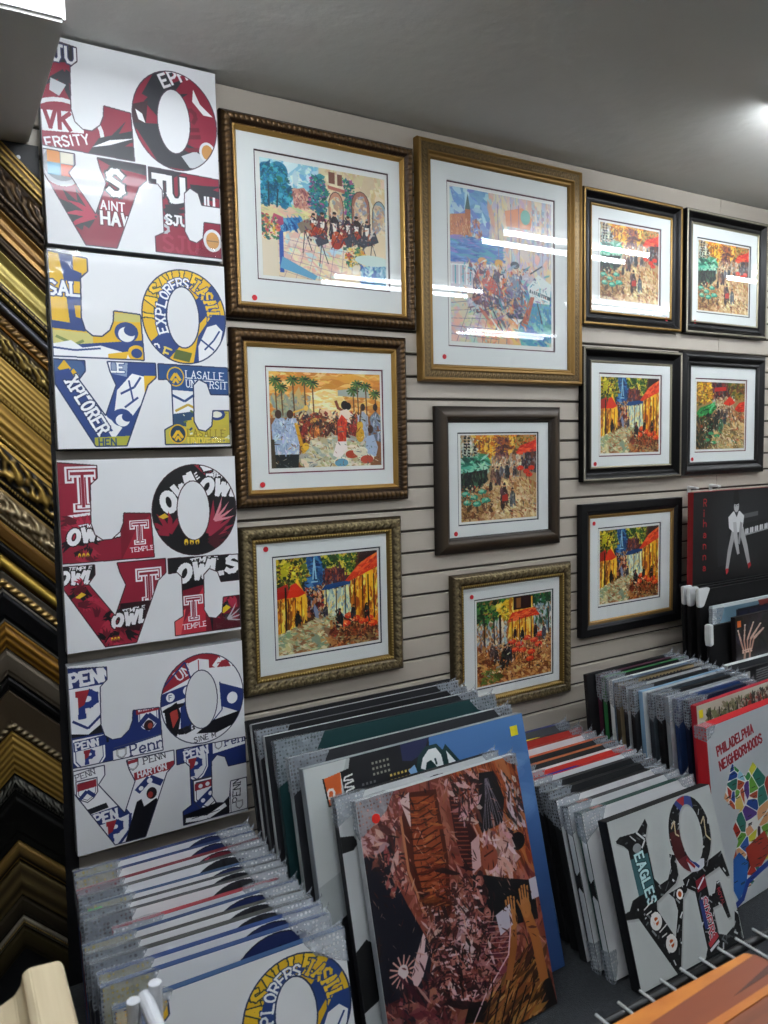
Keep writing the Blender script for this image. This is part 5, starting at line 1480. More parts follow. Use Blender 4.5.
def frame_rail(name, L, w, fin, origin, d, n, parent, ns, nv, m):
    v = np.linspace(0, w, nv)
    v = np.concatenate([[0.0], v, [w]])
    t = np.linspace(0, 1, ns)
    Vv = np.repeat(v[None], ns, 0)
    S = Vv + (L - 2 * Vv) * t[:, None]
    h, c = fin(S, Vv, w)
    h[:, 0] = 0.0
    h[:, -1] = 0.004
    d, n, o = np.array(d), np.array(n), np.array(origin)
    P = o + S[..., None] * d + Vv[..., None] * n
    P[..., 1] -= h
    # keep faces pointing to the room
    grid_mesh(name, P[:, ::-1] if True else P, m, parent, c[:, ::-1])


def framed_print(label, x0, x1, z0, z1, w, fin, line_col, line, pr, painter, dot, dull=False, tex=None):
    """line and pr are (left, right, top, bottom) fractions of the outer frame"""
    W, Hh = x1 - x0, z1 - z0
    r = thing('framed_print', label, 'picture', ((x0 + x1) / 2, -0.002, z0), 'framed prints hung on the slatwall')
    X0, X1 = -W / 2, W / 2
    m = M_FRAME_DULL if dull else M_FRAME
    ns, nv = int(max(W, Hh) / .0024), 20
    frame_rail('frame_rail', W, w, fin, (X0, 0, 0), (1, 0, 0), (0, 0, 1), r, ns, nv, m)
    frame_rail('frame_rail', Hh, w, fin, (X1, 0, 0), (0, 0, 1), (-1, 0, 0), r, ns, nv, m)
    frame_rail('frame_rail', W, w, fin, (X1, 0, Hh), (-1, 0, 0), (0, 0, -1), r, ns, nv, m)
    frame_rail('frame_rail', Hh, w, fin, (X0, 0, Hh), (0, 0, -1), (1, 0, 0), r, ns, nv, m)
    b = MB(); b.box(X0 + .004, X1 - .004, -.004, 0, .004, Hh - .004)
    b.build('backing', M_BACK, r)
    fx = lambda f: X0 + f * W
    fz = lambda f: Hh - f * Hh
    ax0, ax1, az1, az0 = fx(line[0]), fx(line[1]), fz(line[2]), fz(line[3])
    px0, px1, pz1, pz0 = fx(pr[0]), fx(pr[1]), fz(pr[2]), fz(pr[3])
    i = w * .96

    def ring(b, o, q, y, y2):
        (a0, a1, c0, c1), (e0, e1, g0, g1) = o, q
        b.box(a0, e0, y2, y, c0, c1); b.box(e1, a1, y2, y, c0, c1)
        b.box(e0, e1, y2, y, c0, g0); b.box(e0, e1, y2, y, g1, c1)
    b = MB(); ring(b, (X0 + i, X1 - i, i, Hh - i), (ax0, ax1, az0, az1), -.0075, -.0105)
    b.build('mat_board', M_MAT, r)
    e = .0042
    b = MB(); ring(b, (ax0 - .006, ax1 + .006, az0 - .006, az1 + .006), (ax0 + e, ax1 - e, az0 + e, az1 - e), -.0062, -.0075)
    b.build('inner_mat', mat('inner_mat_' + line_col.strip('#'), line_col, .8), r)
    b = MB(); b.box(ax0 - .004, ax1 + .004, -.0062, -.0052, az0 - .004, az1 + .004)
    b.build('paper', M_PAPER, r)
    me = bpy.data.meshes.new('print')
    me.from_pydata([(px0, -.0066, pz0), (px1, -.0066, pz0), (px1, -.0066, pz1), (px0, -.0066, pz1)], [], [(0, 1, 2, 3)])
    uv = me.uv_layers.new(name='UVMap')
    for k, q in enumerate(((0, 0), (1, 0), (1, 1), (0, 1))):
        uv.data[k].uv = q
    link('print', me, tex, r)
    me = bpy.data.meshes.new('glass_pane')
    me.from_pydata([(X0 + i, -.0125, i), (X1 - i, -.0125, i), (X1 - i, -.0125, Hh - i), (X0 + i, -.0125, Hh - i)], [], [(0, 1, 2, 3)])
    link('glass_pane', me, glass_mat(), r)
    if dot:
        b = MB(); b.prism([(fx(dot[0]) + .0085 * math.cos(t), fz(dot[1]) + .0085 * math.sin(t)) for t in np.linspace(0, 2 * math.pi, 20, endpoint=False)], 'y', -.0132, -.0127)
        b.build('dot_sticker', M_DOT, r)
    return r


TEX = {}


def tex(name, painter, *a, **k):
    if name not in TEX:
        TEX[name] = painter(*a).material(name, **k)
    return TEX[name]


def frames():
    H = CAMH
    cafe = tex('evening_cafe_print', paint_cafe)
    market = tex('autumn_market_print', paint_market)
    framed_print('bronze and gold carved frame with courtyard orchestra print, top left', .773, 1.437, .396 + H, .989 + H, .049, fin_bronze_leaf, '#4a2c34',
                 (.157, .862, .156, .80), (.186, .842, .19, .775), None, (.137, .895), tex=tex('orchestra_print', paint_orchestra))
    framed_print('dark bronze carved frame with jazz band and singer in red dress', .780, 1.396, -.177 + H, .366 + H, .054, fin_bronze_leaf, '#6a2038',
                 (.18, .86, .2, .812), (.20, .842, .23, .782), None, (.145, .872), tex=tex('jazz_print', paint_jazz))
    framed_print('champagne carved frame with night cafe print, beside the lowest left canvas', .785, 1.365, -.766 + H, -.235 + H, .057, fin_champagne, '#23263a',
                 (.186, .862, .187, .814), (.21, .842, .208, .79), None, (.15, .138), tex=cafe)
    framed_print('largest frame, wide gold moulding around tall waterside musicians print', 1.452, 2.202, .224 + H, 1.033 + H, .061, fin_big_gold, '#5a2338',
                 (.17, .836, .147, .845), (.19, .815, .167, .822), None, (.143, .892), tex=tex('musicians_print', paint_venice))
    framed_print('black frame with gold rope edge and autumn market print, right of biggest gold frame', 2.212, 2.788, .463 + H, .985 + H, .060, fin_black_gold, '#5a2a40',
                 (.165, .80, .198, .812), (.19, .78, .222, .79), None, (.86, .90), tex=market)
    framed_print('black frame with silver edges and autumn market print, top right corner', 2.815, 3.383, .465 + H, .987 + H, .058, fin_black_silver, '#1c2433',
                 (.155, .82, .205, .82), (.178, .80, .226, .798), None, (.135, .9), tex=market)
    framed_print('black frame with silver rope edge around night cafe print with maroon line', 2.212, 2.796, -.155 + H, .378 + H, .060, fin_black_silver, '#6a2038',
                 (.175, .812, .182, .815), (.197, .79, .212, .79), None, (.135, .868), tex=cafe)
    framed_print('all black frame with green awning street print, above the dark portrait canvas', 2.803, 3.388, -.152 + H, .387 + H, .058, fin_all_black, '#6a2038',
                 (.172, .80, .206, .815), (.195, .78, .236, .79), None, (.14, .868), dull=True, tex=tex('green_awning_print', paint_green_awning))
    framed_print('plain dark brown frame with autumn market print, under the biggest gold frame', 1.514, 2.099, -.387 + H, .140 + H, .058, fin_dark_brown, '#1c2433',
                 (.168, .82, .177, .814), (.195, .805, .196, .79), None, (.145, .865), dull=True, tex=market)
    framed_print('champagne beaded frame with red cafe print, lowest in the middle', 1.573, 2.154, -.994 + H, -.466 + H, .056, fin_champagne, '#1c2433',
                 (.183, .852, .19, .84), (.205, .835, .21, .82), None, (.16, .165), tex=tex('red_cafe_print', paint_red_cafe))
    framed_print('wide flat black frame with gold lip and night cafe print', 2.204, 2.807, -.786 + H, -.244 + H, .060, fin_flat_black_rope, '#23203a',
                 (.178, .805, .187, .797), (.20, .787, .212, .775), None, (.135, .15), dull=True, tex=cafe)


frames()


# ------------------------------------------------------------------ corner samples of moulding on the black board at the left
def mo_flat(c1, c2=None, lip=None):
    def f(s, v, w):
        T = v / w
        h = .014 + .004 * sm(T, .1, .2) - .003 * sm(T, .8, .85)
        c = mixc(c1, c2 or c1, sm(T, .2, .9))
        if lip:
            g = ((T < .08) | (T > .93)).astype(float)[..., None]
            c = c * (1 - g) + mixc(lip, lip, T * 0) * g
        return h, c
    return f


def mo_scoop(c1, c2, beadc=None):
    def f(s, v, w):
        T = v / w
        h = .022 - .012 * np.sin(np.clip(T / .8, 0, 1) * math.pi) + .003 * np.sin(T * 20) * .3
        c = mixc(c1, c2, .5 + .5 * np.sin(T * 9))
        if beadc:
            be = bead(s, v, .9 * w, .008, .0034)
            h = h + be
            g = (T > .82).astype(float)[..., None]
            c = c * (1 - g) + mixc('#1c140c', beadc, np.clip(be / .003, 0, 1)) * g
        return h, c
    return f


def mo_ridges(c1, c2, n=5, beads=None):
    def f(s, v, w):
        T = v / w
        q = .5 + .5 * np.cos(T * n * 2 * math.pi)
        h = .016 + .006 * np.sin(T * math.pi) + .0022 * q
        c = mixc(c1, c2, q)
        if beads:
            be = bead(s, v, beads * w, .0075, .0032)
            h = h + be
            c = np.where((be > 0)[..., None], mixc('#2a1c0c', '#c8a458', np.clip(be / .0026, 0, 1)), c)
        return h, c
    return f


def mo_carved(lo, hi, per=.05, edge='#a88640', amp=.010, seed=0.0):
    def f(s, v, w):
        T = v / w
        r = leafy(s, v, .12 * w, .68 * w, per, seed)
        be = bead(s, v, .9 * w, .009, .0035)
        h = .014 + .006 * np.sin(T * math.pi) + amp * r + be
        c = mixc(lo, hi, np.clip(r * 1.25 - .15, 0, 1))
        g = (T < .09).astype(float)[..., None]
        c = c * (1 - g) + mixc(edge, edge, T * 0) * g
        return h, np.where((be > .0008)[..., None], mixc(lo, hi, np.clip(be / .003, 0, 1)), c)
    return f


def mo_round(c1, c2):
    def f(s, v, w):
        T = v / w
        h = .006 + .022 * np.sqrt(np.clip(1 - (2 * np.clip(T / .85, 0, 1) - 1) ** 2, 0, 1))
        return h, mixc(c1, c2, np.clip(np.sin(np.clip(T / .85, 0, 1) * math.pi), 0, 1))
    return f


def mo_rope(lo, hi, base, per=.016, at=.5, width=.6):
    def f(s, v, w):
        T = v / w
        r = rope(s, v, at * w, width * w, per)
        g = (np.abs(T - at) < width / 2).astype(float)
        h = .016 + .008 * r * g
        return h, mixc(base, base, T * 0) * (1 - g[..., None]) + mixc(lo, hi, r) * g[..., None]
    return f


MOULDINGS = [  # z at the right-hand end (top, bottom), finish, label
    (2.202, 2.143, mo_ridges('#32261a', '#a48440', 3, .72), 'gold and dark brown beaded moulding sample, topmost on the board'),
    (2.140, 2.049, mo_carved('#2a2018', '#6a543a', .06, '#3a2c1c', .007), 'dark brown leaf-carved moulding sample, second from top'),
    (2.047, 2.024, mo_rope('#1f1812', '#5a4832', '#241a12'), 'narrow dark rope moulding sample under the brown carved one'),
    (2.022, 1.957, mo_scoop('#664a26', '#94703c'), 'smooth copper gold moulding sample, fourth from top'),
    (1.955, 1.918, mo_ridges('#221a14', '#4a3a26', 2), 'dark brown plain moulding sample over the pale gold one'),
    (1.916, 1.817, mo_scoop('#8c7c42', '#a89854', '#8a7440'), 'wide pale gold scooped moulding sample with carved rim'),
    (1.815, 1.794, mo_ridges('#17120c', '#6a5a30', 1, .5), 'thin black moulding sample with gold beads'),
    (1.792, 1.755, mo_round('#2a292c', '#55555a'), 'smooth gunmetal half-round moulding sample'),
    (1.753, 1.718, mo_rope('#3a2814', '#9a7844', '#8a5c20', .019, .4, .7), 'bronze coin-edge moulding sample under the gunmetal one'),
    (1.716, 1.645, mo_carved('#2a2010', '#b49a56', .055, '#2a2010', .011, 1.0), 'antique gold acanthus-carved moulding sample'),
    (1.643, 1.526, mo_ridges('#6e5420', '#b49248', 7, .93), 'wide bright gold ridged moulding sample with bead rim'),
    (1.524, 1.423, mo_ridges('#74561e', '#a8843c', 4, .94), 'smooth gold stepped moulding sample above the black ornate one'),
    (1.421, 1.300, mo_carved('#120e0a', '#b8964a', .085, '#a8843a', .013, 2.2), 'widest black moulding sample with bold gold scrolls'),
    (1.298, 1.210, mo_carved('#5c4c34', '#b8a682', .07, '#7a6238', .010, 3.1), 'silvery gold scroll-carved moulding sample'),
    (1.208, 1.153, mo_flat('#6a4a1c', '#5a3c14', '#8a6a2c'), 'flat brown gold moulding sample, first with its corner in view'),
    (1.151, 1.123, mo_flat('#0f0d0c'), 'flat black moulding sample over the bright gold half-round'),
    (1.121, 1.077, mo_round('#7a5a20', '#d8b450'), 'bright gold half-round moulding sample'),
    (1.075, 1.030, mo_rope('#5a4220', '#a88a4c', '#4c463c', .020, .66, .5), 'grey and gold knotted moulding sample'),
    (1.028, .945, mo_flat('#0d0d10', '#0d0d10', '#8a8478'), 'wide flat black moulding sample with silver lip'),
    (.943, .876, mo_ridges('#5c3c12', '#94691f', 3), 'orange gold stepped moulding sample'),
    (.874, .804, mo_flat('#6a6052', '#5c5244'), 'flat taupe moulding sample'),
    (.799, .772, mo_flat('#0c0b0b'), 'narrow black moulding sample under the taupe one'),
    (.762, .655, mo_rope('#2c2418', '#7a6a4c', '#4c4030', .018, .86, .2), 'wide brown moulding sample with twisted rope edge'),
    (.653, .542, mo_ridges('#6a4e1c', '#a8863c', 6), 'brass reeded moulding sample'),
    (.540, .497, mo_carved('#141412', '#7c7a70', .03, '#1a1a18', .005, .5), 'silver-speckled black carved moulding sample'),
    (.495, .360, mo_flat('#121210', '#1a1a16'), 'widest plain black moulding sample near the bottom'),
    (.358, .308, mo_flat('#8a6c38', '#1c1610', '#7a6030'), 'bronze and black moulding sample below the widest black'),
    (.300, .211, mo_ridges('#463822', '#70603c', 2), 'dark bronze stepped moulding sample'),
    (.209, .153, mo_flat('#42392a', '#2e281e'), 'very dark brown moulding sample third from bottom'),
    (.151, .127, mo_ridges('#3a3226', '#a8a08c', 1, .5), 'dark moulding sample with silver beads, second from bottom'),
    (.125, .060, mo_flat('#4c4228', '#362e1c'), 'dark olive moulding sample, lowest on the board'),
]


def mouldings():
    b = MB(); b.box(-.32, .284, -.012, -.0005, 0.0, 2.298)
    tag(b.build('moulding_board', M_BLACK), 'tall black board carrying rows of moulding corner samples', 'display board')
    b = MB(); b.box(-.335, .055, -.05, -.0125, 0.0, .62)
    tag(b.build('board_divider', M_BLACK), 'black upright divider left of the lowest moulding samples', 'divider')
    for (zt, zb, fin, label) in MOULDINGS:
        zm = (zt + zb) / 2
        xe = .240 + min(1.0, max(0.0, (zm - .1) / 2.0)) * .043
        xa = .135
        w, W = zt - zb, xe - xa
        r = thing('moulding_sample', label, 'moulding', (xa, -.0125, zb), 'moulding corner samples on the board')
        nv = int(max(6, w / .0034)) + 2
        v = np.linspace(0, w, nv)
        v = np.concatenate([[0.0], v, [w]])
        for side in (1, -1):
            ln = W if side == 1 else (.12 if zm > .62 else xa - .058)
            s = np.linspace(0, ln, 44)
            S, V = np.meshgrid(s, v, indexing='ij')
            h, c = fin(S * 1.41 + .3, V / 1.41 if False else V, w)
            h = h.copy(); h[:, 0] = 0; h[:, -1] = 0
            P = np.stack([side * S, -h, np.minimum((w + W) - S - V, 2.297 - zb)], -1)
            if side == -1:
                P, c = P[::-1], c[::-1]
            grid_mesh('rail', P[:, ::-1], M_FRAME, r, c[:, ::-1])
    # a small screw in the bare black corner at the top
    b = MB(); b.tube((.235, -.012, 2.262), (.235, -.0145, 2.262), .005, 12)
    tag(b.build('screw', mat('screw_steel', '#8a8c8e', .4, metal=.8)), 'small steel screw in the black board near the duct', 'screw')


mouldings()


# ------------------------------------------------------------------ stretched canvases
def side_mat(c):
    return mat('canvas_side_' + c.strip('#'), c, 0.6, bump=(500, .15, .0006), spec=.3)


M_CANVAS_WHITE = mat('canvas_white', '#cdd1d4', 0.55, bump=(600, .1, .0004), spec=.35)


def quad_print(name, pts, m, parent, uvs=((0, 0), (1, 0), (1, 1), (0, 1))):
    me = bpy.data.meshes.new(name)
    me.from_pydata(pts, [], [(0, 1, 2, 3)])
    uv = me.uv_layers.new(name='UVMap')
    for k, q in enumerate(uvs):
        uv.data[k].uv = q
    return link(name, me, m, parent)


def film_corner(parent, w, h, t, a, b, right, rs, peak=.0):
    """crumpled bubble film folded over one top corner: front flap, side flap, top flap and a pointed ear"""
    e = .0025

    def X(x):
        return w - x if right else x
    V, Fc = [], []

    def sheet(fn, n, m2):
        i0 = len(V)
        for i in range(n + 1):
            for j in range(m2 + 1):
                q = fn(i / n, j / m2)
                V.append(tuple(q[k] + (rs.rand() - .5) * .0022 for k in range(3)))
        for i in range(n):
            for j in range(m2):
                o = i0 + i * (m2 + 1) + j
                Fc.append((o, o + m2 + 1, o + m2 + 2, o + 1))
    # front flap: width shrinks downwards on a slanted cut
    sheet(lambda u, q: (X(-e + u * (a * (1 - .25 * q))), -e - .001, h + e - q * b * (1 - .5 * u)), 7, 5)
    # top flap
    sheet(lambda u, q: (X(-e + u * a * (1 - .12 * q)), -e + q * (t + e), h + e), 7, 2)
    # side flap
    sheet(lambda u, q: (X(-e), -e + u * (t + e), h + e - q * b * (1.1 - .2 * u)), 2, 6)
    if peak:
        sheet(lambda u, q: (X(-e + u * peak * 1.6 * (1 - q)) + (peak * .35 * q if right else -peak * .35 * q), t * .5 + .003 * q, h + e + q * peak * (1 - .4 * u)), 3, 3)
    me = bpy.data.meshes.new('film_corner')
    me.from_pydata(V, [], Fc)
    return link('film_corner', me, film_mat(), parent, smooth=False)


def canvas(label, group, tl, zt, yaw, lean, w, t, side, front=None, face=None, films=(0, 0), seed=0, name='canvas_print', strip=None, ears=(0, .018), base_z=0.0, crop=1.0):
    """tl = (x, y) of the top-left front corner at height zt; leans back by `lean` degrees and stands on base_z"""
    th, ya = math.radians(lean), math.radians(yaw)
    h = (zt - base_z - t * math.sin(th)) / math.cos(th)
    d = Vector((-math.sin(th) * math.sin(ya), math.sin(th) * math.cos(ya), math.cos(th)))
    o = Vector((tl[0], tl[1], zt)) - d * h
    b = MB(); b.box(0, w, 0, t, 0, h)
    r = b.build(name, side_mat(side), None, bevel=.0015)
    r.location = o
    r.rotation_euler = (-th, 0, ya)
    tag(r, label, 'canvas', group)
    m = face or M_CANVAS_WHITE
    quad_print('printed_face', [(.0008, -.0006, .0008), (w - .0008, -.0006, .0008), (w - .0008, -.0006, h - .0008), (.0008, -.0006, h - .0008)], m, r, ((0, 0), (1, 0), (1, crop), (0, crop)))
    rs = np.random.RandomState(seed + 3)
    if films[0]:
        film_corner(r, w, h, t, films[0], films[0] * .8, False, rs, ears[0])
    if films[1]:
        film_corner(r, w, h, t, films[1], films[1] * .7, True, rs, ears[1])
    return r, w, h, t


def wall_canvases():
    data = [('white LOVE letter canvas in maroon with seals and feathers, topmost of four', .287, .752, 2.042, 2.562, love_maroon, 'letters_maroon_print'),
            ('white LOVE letter canvas in blue and gold, second from the top', .284, .757, 1.512, 2.030, love_bluegold, 'letters_blue_gold_print'),
            ('white LOVE letter canvas in cherry red and black, third from the top', .278, .768, .962, 1.484, love_cherry, 'letters_cherry_print'),
            ('white LOVE letter canvas in red and navy shields, lowest of four', .275, .769, .394, .929, love_redblue, 'letters_shields_print')]
    for i, (lab, x0, x1, z0, z1, fn, nm) in enumerate(data):
        w, h, t = x1 - x0, z1 - z0, .036
        b = MB(); b.box(0, w, 0, t, 0, h)
        r = b.build('canvas_print', side_mat('#8a8c8e'), None, bevel=.0015, loc=(x0, -.058, z0))
        tag(r, lab, 'canvas', 'LOVE canvases hung in a column')
        quad_print('printed_face', [(.001, -.0006, .001), (w - .001, -.0006, .001), (w - .001, -.0006, h - .001), (.001, -.0006, h - .001)], tex(nm, fn, coat=.15), r)
        # slotted hanging cleat behind the canvas
        b = MB(); b.box(w * .3, w * .7, t, .0575, h - .06, h - .02)
        b.build('hanging_cleat', mat('cleat_steel', '#6a6a6a', .4, metal=.8), r)
        rs = np.random.RandomState(i)
        # clear shrink wrap gathered at the corners
        for right in (False, True):
            e = .002
            V = []
            for u in range(5):
                for q in range(5):
                    if True:
                        x = (w + e - u * .02) if right else (-e + u * .02)
                        V.append((x + (rs.rand() - .5) * .003, -e - rs.rand() * .003, (-e + q * .016) if right else h + e - q * .016))
            Fc = [(k * 5 + j, k * 5 + 5 + j, k * 5 + 6 + j, k * 5 + 1 + j) for k in range(4) for j in range(4) if k + j < 5]
            me = bpy.data.meshes.new('shrink_wrap'); me.from_pydata(V, [], Fc)
            link('shrink_wrap', me, clear_film_mat(), r)


wall_canvases()

ORD = ordinal


def stack_left():
    rows = [  # top-left x, y, yaw, width, side colour
        (.243, -.236, -.3, .462, '#2a3a68'), (.240, -.276, -1.0, .462, '#2a3f6a'), (.236, -.327, -.4, .470, '#7a2632'), (.236, -.362, -1.2, .470, '#4a4c4e'),
        (.243, -.404, -3.0, .462, '#3c5478'), (.227, -.435, -2.8, .480, '#4c4e50'), (.231, -.465, -3.6, .478, '#505254'), (.280, -.527, -1.9, .392, '#a03a44'),
        (.213, -.556, -1.6, .492, '#34496e'), (.214, -.588, -3.2, .488, '#4a4b48'), (.217, -.626, -3.4, .488, '#484a48'), (.223, -.668, -2.9, .490, '#2c4478'),
        (.222, -.708, -2.9, .490, '#2f4878'), (.231, -.785, -1.3, .484, '#31507a')]
    blue = tex('letters_blue_gold_print', love_bluegold)
    cherry = tex('letters_cherry_print', love_cherry)
    shields = tex('letters_shields_print', love_redblue)
    navy = tex('letters_navy_print', love_plain, '#1b2858', '#a8994a', 31)
    coal = tex('letters_charcoal_print', love_plain, '#24262c', '#2b2c34', 32)
    wine = tex('letters_wine_print', love_plain, '#6a1c2c', '#7a2232', 33)
    faces = [navy, navy, wine, coal, navy, coal, coal, M_CANVAS_WHITE, navy, coal, coal, navy, navy, blue]
    words = {'#2a3a68': 'navy', '#2a3f6a': 'navy', '#7a2632': 'maroon', '#4a4c4e': 'charcoal', '#3c5478': 'steel blue', '#4c4e50': 'grey', '#505254': 'grey',
             '#a03a44': 'red', '#34496e': 'slate blue', '#4a4b48': 'dark grey', '#484a48': 'dark grey', '#2c4478': 'blue', '#2f4878': 'blue', '#31507a': 'blue'}
    n = len(rows)
    for i, (x, y, ya, w, c) in enumerate(rows):
        lab = '%s-edged white canvas in bubble film, %s from the back of the left floor stack' % (words[c], ORD(i + 1))
        if i == n - 1:
            lab = 'front canvas of the left floor stack, blue and gold LOVE letters'
        if i == 7:
            lab = 'narrow red-edged white canvas set in the middle of the left floor stack'
        r, w, h, t = canvas(lab, 'canvases in the left floor stack', (x, y), .445, ya, 14.5, w, .021 if i in (4, 5, 6, 8, 9) else .025, c, face=faces[i], films=(.115, .10), seed=i, crop=(.965 if i < n - 1 else .995))
        if i == 4:
            b = MB(); b.box(.004, .034, -.0042, -.0036, h - .022, h - .006)
            b.build('green_price_tag', mat('green_tag', '#35b04a', .5), r)


stack_left()


def stack_middle():
    G = 'canvases in the middle floor stack'
    L = 14.5
    B, D = '#141417', '#1b1c20'
    canvas('thin black-edged canvas, rearmost of the middle floor stack', G, (.722, -.200), .73, 0, L, .712, .018, B, face=side_mat(B), films=(0, 0), seed=20)
    canvas('black canvas with pale edge, second from the back of the middle stack', G, (.724, -.235), .73, 0, L, .712, .018, '#a8aaac', face=side_mat(D), films=(0, .09), seed=21)
    canvas('dark canvas in film, third from the back of the middle stack', G, (.729, -.268), .72, -.3, L, .715, .018, '#5a5c60', face=side_mat(B), films=(.10, .08), seed=22)
    canvas('white-edged canvas, fourth from the back of the middle stack', G, (.736, -.302), .715, -.8, L, .72, .018, '#b4b8ba', face=side_mat('#222428'), films=(0, .08), seed=23)
    r, w, h, t = canvas('dark green canvas in bubble film, behind the blue skyline canvas', G, (.744, -.355), .715, -1.4, L, .735, .022, '#123032', face=side_mat('#153a3c'), films=(.15, .10), seed=24)
    canvas('grey-edged canvas with bubble film, just behind the blue skyline canvas', G, (.746, -.445), .70, 0, L, .738, .022, '#9ca2a4', face=side_mat('#2c2e33'), films=(.12, .07), seed=25)
    r, w, h, t = canvas('large blue sky canvas with dark skyline and bird head emblem', G, (.749, -.525), .70, .7, L, .721, .028, '#8c9498', face=tex('skyline_print', paint_skyline, coat=.2), films=(0, .0), seed=26)
    b = MB(); b.box(w - .055, w - .028, -.0016, -.001, h - .058, h - .03)
    b.build('yellow_sticker', M_YSTICK, r)
    r, w, h, t = canvas('white canvas with black letters, directly behind the red-brown collage', G, (.800, -.597), .640, 1.2, L, .518, .022, '#202124', face=tex('letters_dark_print', paint_dark_letters), films=(.09, .06), seed=27)
    r, w, h, t = canvas('front canvas of the middle stack, red-brown collage of boats and crowd', G, (.834, -.643), .640, 1.6, L, .513, .024, '#c2c6c8', face=tex('collage_print', paint_collage, coat=.35), films=(.11, .05), seed=28)
    b = MB(); b.prism([(.047 + .0115 * math.cos(q), h - .05 + .0115 * math.sin(q)) for q in np.linspace(0, 6.283, 18, endpoint=False)], 'y', -.0052, -.0044)
    b.build('red_sticker', mat('bright_red_sticker', '#e02418', .5), r)


stack_middle()


def stack_right():
    G = 'canvases in the right floor stack'
    L = 16.5
    xs = [1.60, 1.585, 1.58, 1.575, 1.565, 1.56, 1.555, 1.552, 1.548, 1.535, 1.535, 1.54, 1.562]
    ys = [-.130, -.195, -.255, -.312, -.362, -.408, -.452, -.497, -.543, -.592, -.640, -.690, -.765]
    S = ['#34386e', '#3c3e42', '#b03a2a', '#c4582e', '#b4643c', '#d8d2d2', '#c02c28', '#26272a', '#1d1e20', '#1a1b1d', '#3f4143', '#24463f', '#17181a']
    F = ['#4a4c50', '#a8322a', '#d8d8da', '#2a2c2e', '#2b2a2a', '#c83a30', '#d4d6d8', '#202224', '#232527', '#d8dadc', '#cfd2d4', '#d2d4d6', None]
    W = [.43, .45, .46, .465, .47, .47, .475, .475, .475, .475, .48, .48, .445]
    nm = ['violet-edged', 'charcoal-edged', 'red-edged', 'orange-edged', 'rust-edged', 'pale-edged', 'bright red-edged', 'black-edged', 'black-edged', 'black-edged', 'grey-edged', 'dark green-edged', '']
    for i in range(13):
        lab = '%s canvas in bubble film, %s from the back of the right floor stack' % (nm[i], ORD(i + 1))
        face = side_mat(F[i]) if F[i] else tex('letters_sports_print', love_sports)
        if i == 12:
            lab = 'front canvas of the right floor stack, black collage LOVE letters on white'
        r, w, h, t = canvas(lab, G, (xs[i], ys[i]), .44, -.4 if i < 12 else 0.0, L, W[i], .030 if i < 12 else .036, S[i], face=face,
                            films=(.10 if i < 12 else 0, .075 if i < 12 else 0), seed=40 + i, ears=(.0, .024))
        if i == 6:
            quad_print('blue_band', [(.06, .006, h + .0008), (.22, .006, h + .0008), (.22, .026, h + .0008), (.06, .026, h + .0008)], side_mat('#2a2a86'), r)
        if i == 1:
            quad_print('yellow_band', [(.12, .004, h + .0008), (.25, .004, h + .0008), (.25, .022, h + .0008), (.12, .022, h + .0008)], side_mat('#d8c42a'), r)
        if i in (10, 11):
            # white wrapped side with the black serif running round it
            b = MB(); b.box(-.0012, -.0002, .002, t - .010, .004, h - .004)
            s = b.build('white_side', M_CANVAS_WHITE, r)
            b = MB(); b.prism([(.001, h * .47), (t * .5, h * .50), (t - .008, h * .47), (t - .008, h * .60), (t * .5, h * .57), (.001, h * .60)], 'x', -.0020, -.0013)
            b.build('wrapped_letter', side_mat('#141516'), r)
            b = MB(); b.box(.05, .09, .004, .020, h + .0003, h + .0011)
            b.build('orange_mark', side_mat('#c0582e'), r)
            film_corner(r, w, .075, t, .03, .09, False, np.random.RandomState(90 + i))


stack_right()


